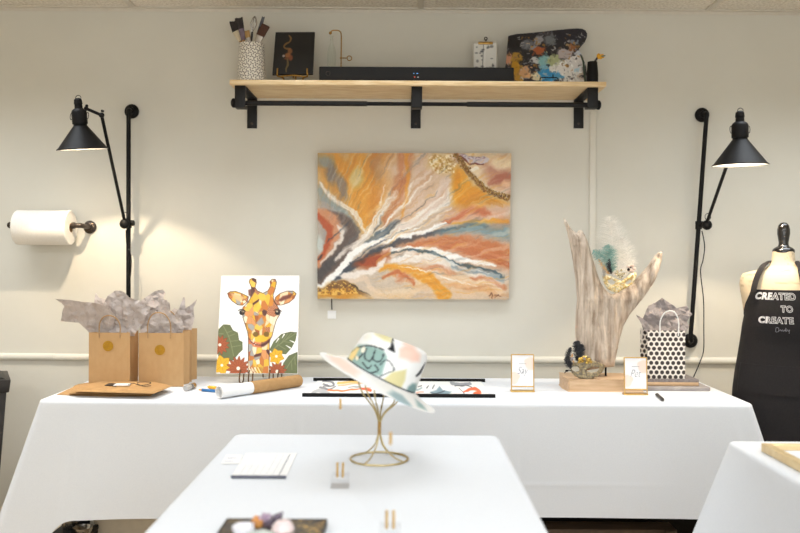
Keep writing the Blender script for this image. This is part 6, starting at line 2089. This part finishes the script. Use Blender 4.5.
for q in ([(776.2, 325), (775.8, 329), (778.4, 328.6), (778.8, 325.6), (776.4, 324.6)], [(779.4, 328), (780.6, 326.8), (781.4, 328.2), (782.4, 326.8), (783.2, 328.4), (784.4, 326.8), (785.2, 328.2), (786, 325), (786.2, 328.4), (787.6, 326.6), (788.4, 328.2), (789.6, 326.6), (789, 330.4)]):
    add_tube(b, [sg(*p_[:2]) for p_ in spl([(a_, b2, 0) for a_, b2 in q], 5)], .0007, 5)
o = obj('signature', b, M_grey_ink, body_); o['label'] = 'small grey handwritten signature'

# ================================================================== tall black bin at the left edge
xe_ = P(11, 380, 3.25).x
zt_ = P(5, 379.5, 3.25).z
b = BM()
wd, dp = .32, .28
Rb = Matrix.Translation((xe_, 3.25, 0)) @ Matrix.Rotation(math.radians(27), 4, 'Z') @ Matrix.Translation((-xe_, -3.25, 0))
t = thing('waste_bin', 'tall tapered black bin with a rim at the left edge', 'bin', (xe_-wd/2, 3.25+dp/2, 0))
def frust(b, x0a, x1a, y0a, y1a, z0, x0b, x1b, y0b, y1b, z1_, bev=.006):
    tmp = BM()
    A_ = [tmp.verts.new(p) for p in ((x0a, y0a, z0), (x1a, y0a, z0), (x1a, y1a, z0), (x0a, y1a, z0))]
    B_ = [tmp.verts.new(p) for p in ((x0b, y0b, z1_), (x1b, y0b, z1_), (x1b, y1b, z1_), (x0b, y1b, z1_))]
    tmp.faces.new(A_[::-1]); tmp.faces.new(B_)
    for k in range(4): tmp.faces.new((A_[k], A_[(k+1) % 4], B_[(k+1) % 4], B_[k]))
    bmesh.ops.transform(tmp, matrix=Rb, verts=tmp.verts)
    bmesh.ops.bevel(tmp, geom=list(tmp.edges), offset=bev, segments=2, profile=.5, affect='EDGES')
    merge(b, tmp)
frust(b, xe_-wd+.055, xe_-.062, 3.3, 3.25+dp-.04, 0, xe_-wd+.014, xe_-.014, 3.264, 3.25+dp-.014, zt_-.045)
obj('bin_body', b, M_bin, t)
b = BM(); frust(b, xe_-wd+.004, xe_-.006, 3.255, 3.25+dp-.004, zt_-.05, xe_-wd, xe_, 3.25, 3.25+dp, zt_, .004); obj('rim', b, M_bin, t)
b = BM(); frust(b, xe_-wd+.012, xe_-.012, 3.262, 3.25+dp-.012, zt_-.002, xe_-wd+.03, xe_-.03, 3.28, 3.25+dp-.03, zt_+.006, .002); obj('lid', b, M_blackplastic, t)

# ================================================================== on the nearest table
zc2 = TZ+.0012
def quad_sheet(pts, z, th, mat, name, parent=None):
    b = BM()
    vv = [b.verts.new(T(a, c, z)) for a, c in pts]+[b.verts.new(T(a, c, z)+Vector((0, 0, th))) for a, c in pts]
    n = len(pts)
    b.faces.new(vv[:n][::-1]); b.faces.new(vv[n:])
    for k in range(n): b.faces.new((vv[k], vv[(k+1) % n], vv[n+(k+1) % n], vv[n+k]))
    return obj(name, b, mat, parent, smooth=False)
c = T(262, 466)
t = thing('notice_sheet', 'clear acrylic sheet with faint ruled lines and a dark front edge on the nearest table', 'sign', c)
pl = [(231, 477.6), (286.2, 477.6), (297, 453.5), (246, 453.5)]
quad_sheet(pl, zc2, .0012, M_paper, 'sheet', t)
b = BM(); p0, p1 = T(231, 477.8, zc2), T(286.4, 477.8, zc2)
add_box(b, (p0+p1)/2+Vector((0, -.003, .003)), ((p1-p0).length, .006, .006), .001); o = obj('front_edge', b, pmat('dark_edge', C(112, 114, 128), C(70, 72, 84), 40, rough=.35), t); o['label'] = 'dark front edge'
for k in range(7):
    f_ = .14+.12*k
    a0 = (246+(297-246)*f_, 454.5); a1 = (231+(286.2-231)*f_, 476)
    if k < 4: a0 = ((a0[0]+a1[0])/2, 465)
    b = BM(); add_tube(b, [T(*a0, zc2+.0014), T(*a1, zc2+.0014)], .0006 if k < 6 else .0011, 6); obj('printed_line', b, M_grey_ink if k > 5 else pmat('faint_ink', C(214, 216, 222), rough=.7), t)
c = T(231, 461)
t = thing('printed_card', 'small white card with two short printed lines beside the acrylic sheet', 'card', c)
quad_sheet([(221, 464), (239, 464), (243, 455), (226, 455)], zc2, .0006, M_paper, 'card', t)
for a0, a1 in (((224.5, 461.4), (233, 461.2)), ((227, 458.4), (236.5, 457.6))):
    b = BM(); p, q = T(*a0, zc2+.0007), T(*a1, zc2+.0007); add_box(b, (p+q)/2, ((q-p).length, .0046, .0004)); obj('printed_line', b, pmat('blue_grey_ink', C(186, 188, 204), rough=.7), t, smooth=False)

# clear acrylic sign on two feet
fA, fB = T(340, 486.5), T(390, 540)
t = thing('acrylic_sign', 'clear acrylic panel with gold pins on clear feet, in front of the hat stand', 'sign', (fA+fB)/2)
d = (fB-fA).normalized(); nn = Vector((d.y, -d.x, 0))
rot = Matrix.Rotation(math.atan2(d.y, d.x), 4, 'Z')
hp = .172
b = BM(); add_box(b, (fA+fB)/2+Vector((0, 0, .012+hp/2)), ((fB-fA).length, .003, hp), 0, rot); obj('panel', b, M_clear, t, smooth=False)
for f_ in (fA, fB):
    b = BM(); add_box(b, f_+Vector((0, 0, .0135)), (.038, .038, .026), .002); k = obj('clear_foot', b, clear_mat('foot_acrylic', (.965, .965, .97, 1), .05), t)
    for s in (-1, 1):
        b = BM(); add_tube(b, [f_+Vector((s*.006, 0, .02)), f_+Vector((s*.006, 0, .052))], .0026, 10); obj('gold_pin', b, M_gold, k)
    b = BM(); add_box(b, f_+Vector((0, 0, .0015)), (.04, .04, .0022), .0005); obj('foot_pad', b, clear_mat('pad', (.93, .92, .91, 1), .05), k)
    b = BM(); add_tube(b, [f_+Vector((0, 0, hp-.004)), f_+Vector((0, 0, hp+.018))], .0026, 10); obj('gold_clip', b, M_gold, t)

# tray with minerals
q0, q1 = T(227.5, 519.2, TZ+.012), T(326.5, 519.2, TZ+.012)
w_ = q1.x-q0.x
ty1 = q0.y; ty0 = ty1-w_
ras = Ras(0, 0, 100, 100, 120, 120, (58, 52, 48), warp=22, wscale=22)
vn = vnoise(ras.X/14, ras.Y/26, 81, 4)
ras.mix(np.clip(1-abs(vn-.5)*22, 0, 1), (206, 168, 92)); ras.mix(np.clip(1-abs(vn-.62)*30, 0, 1)*.8, (180, 140, 72)); ras.mix(np.clip((.36-vn)*9, 0, 1)*.7, (98, 90, 84))
zt_ = TZ+.012
t = thing('marbled_tray', 'square black and gold marbled tray of minerals at the front of the nearest table', 'tray', ((q0.x+q1.x)/2, (ty0+ty1)/2, TZ))
me = art_panel(ras, Vector((q0.x, ty1, zt_)), Vector((q1.x, ty1, zt_)), Vector((q0.x, ty0, zt_)), Vector((q1.x, ty0, zt_)), Vector((0, 0, -.0105)), (50, 44, 40))
obj('tray_top', me, M_art, t, smooth=False)
b = BM()
for x_, y_, sx2, sy2 in (((q0.x+q1.x)/2, ty0, w_+.004, .004), ((q0.x+q1.x)/2, ty1, w_+.004, .004), (q0.x, (ty0+ty1)/2, .004, w_), (q1.x, (ty0+ty1)/2, .004, w_)):
    add_box(b, (x_, y_, TZ+.0075), (sx2, sy2, .012), .001)
obj('edge_band', b, M_bin, t)
def mineral(label, px, py, r, sc, mat, seed, kind='rock', rot=None):
    c = T(px, py, zt_+r*sc[2]*.8)
    b = BM()
    st = random.getstate(); random.seed(seed)
    if kind == 'point':
        M = Matrix.Translation(c) @ rot
        prof = [(r*.55, -r*1.2), (r*.62, r*.5), (r*.05, r*1.7)]
        add_lathe(b, prof, 6, M)
    elif kind == 'cluster':
        for k in range(16):
            a = random.uniform(0, 2*math.pi); tl_ = random.uniform(0, .75)
            M = Matrix.Translation(c+Vector((math.cos(a)*r*.5*tl_, math.sin(a)*r*.5*tl_, -r*.4))) @ Matrix.Rotation(a, 4, 'Z') @ Matrix.Rotation(tl_, 4, 'Y')
            q_ = r*random.uniform(.22, .36)
            add_lathe(b, [(q_, 0), (q_, r*random.uniform(.7, 1.0)), (q_*.1, r*random.uniform(1.1, 1.4))], 6, M)
    else:
        bmesh.ops.create_icosphere(b, subdivisions=2, radius=r, matrix=Matrix.Identity(4))
        for v in b.verts:
            v.co *= random.uniform(.82, 1.08)
            v.co = Vector((v.co.x*sc[0], v.co.y*sc[1], v.co.z*sc[2]))
        zmin = min(v.co.z for v in b.verts)
        for v in b.verts: v.co += Vector((c.x, c.y, zt_+.0006-zmin*.86))
        for v in b.verts: v.co.z = max(v.co.z, zt_+.0006)
    if kind != 'rock':
        zmin = min(v.co.z for v in b.verts)
        for v in b.verts: v.co.z += zt_+.0006-zmin
    random.setstate(st)
    o = obj('mineral', b, mat, smooth=False)
    return tag(o, label, 'mineral', 'minerals on the tray')
mineral('polished orange mineral on the marbled tray', 257.5, 522.5, .0125, (1, 1, 1), pmat('orange_stone', C(224, 164, 96), C(196, 124, 60), 60, rough=.25, coat=.4), 3)
mineral('pale amethyst cluster behind the orange mineral', 266, 519.5, .0165, (1, 1, 1), pmat('amethyst', C(206, 188, 200), C(160, 136, 158), 70, rough=.2, coat=.4), 5, 'cluster')
mineral('dark pointed crystal leaning right on the marbled tray', 275, 524, .0135, (1, 1, 1), pmat('smoky_crystal', C(122, 110, 124), C(86, 76, 92), 70, rough=.15, coat=.5), 7, 'point', Matrix.Rotation(math.radians(42), 4, 'Y') @ Matrix.Rotation(math.radians(10), 4, 'X'))
mineral('white quartz lump at the left of the minerals', 243.5, 529, .0175, (1.3, 1, .75), pmat('white_quartz', C(240, 238, 242), C(214, 212, 222), 60, rough=.3), 11)
mineral('pale pink quartz lump at the right of the minerals', 282.5, 529, .0185, (1.15, 1, .95), pmat('rose_quartz', C(236, 218, 214), C(214, 192, 192), 60, rough=.35), 13)
mineral('pale green grey stone at the front of the minerals', 259, 537, .017, (1.7, 1, .7), pmat('green_stone', C(206, 210, 204), C(176, 182, 176), 60, rough=.35), 17)

# ================================================================== gold picture frame on the right table
M_palegold = pmat('pale_gold_frame', C(236, 212, 164), C(226, 198, 146), 40, rough=.4, metal=.3)
c0 = T(761, 451.5)
fw_, fd_, fh_ = .36, .46, .021
X0, Y1 = c0.x, c0.y
t = thing('picture_frame', 'gold picture frame with a white mat lying on the right-hand table', 'picture frame', (X0+fw_/2, Y1-fd_/2, TZ))
for (cx2, cy2, sx2, sy2) in ((X0+.011, Y1-fd_/2, .022, fd_), (X0+fw_-.011, Y1-fd_/2, .022, fd_), (X0+fw_/2, Y1-.011, fw_-.0445, .022), (X0+fw_/2, Y1-fd_+.011, fw_-.0445, .022)):
    b = BM(); add_box(b, (cx2, cy2, TZ+.001+fh_/2), (sx2, sy2, fh_), .0015); obj('frame_side', b, M_palegold, t)
ras = Ras(0, 0, 100, 130, 80, 104, (236, 237, 242))
ras.poly([(22, 26), (80, 26), (80, 106), (22, 106)], (248, 246, 244), soft=2)
ras.ell(44, 62, 12, 16, (240, 186, 130), .95, .4); ras.ell(60, 74, 14, 14, (228, 142, 84), .9, .4); ras.ell(50, 46, 12, 9, (166, 186, 160), .9, .4); ras.stroke([(48, 70), (52, 96)], 1.5, (110, 130, 96), 1)
zi = TZ+.008
me = art_panel(ras, Vector((X0+.021, Y1-.021, zi)), Vector((X0+fw_-.021, Y1-.021, zi)), Vector((X0+.021, Y1-fd_+.021, zi)), Vector((X0+fw_-.021, Y1-fd_+.021, zi)), Vector((0, 0, -.005)), (230, 230, 232))
obj('matted_print', me, M_artflat, t, smooth=False)
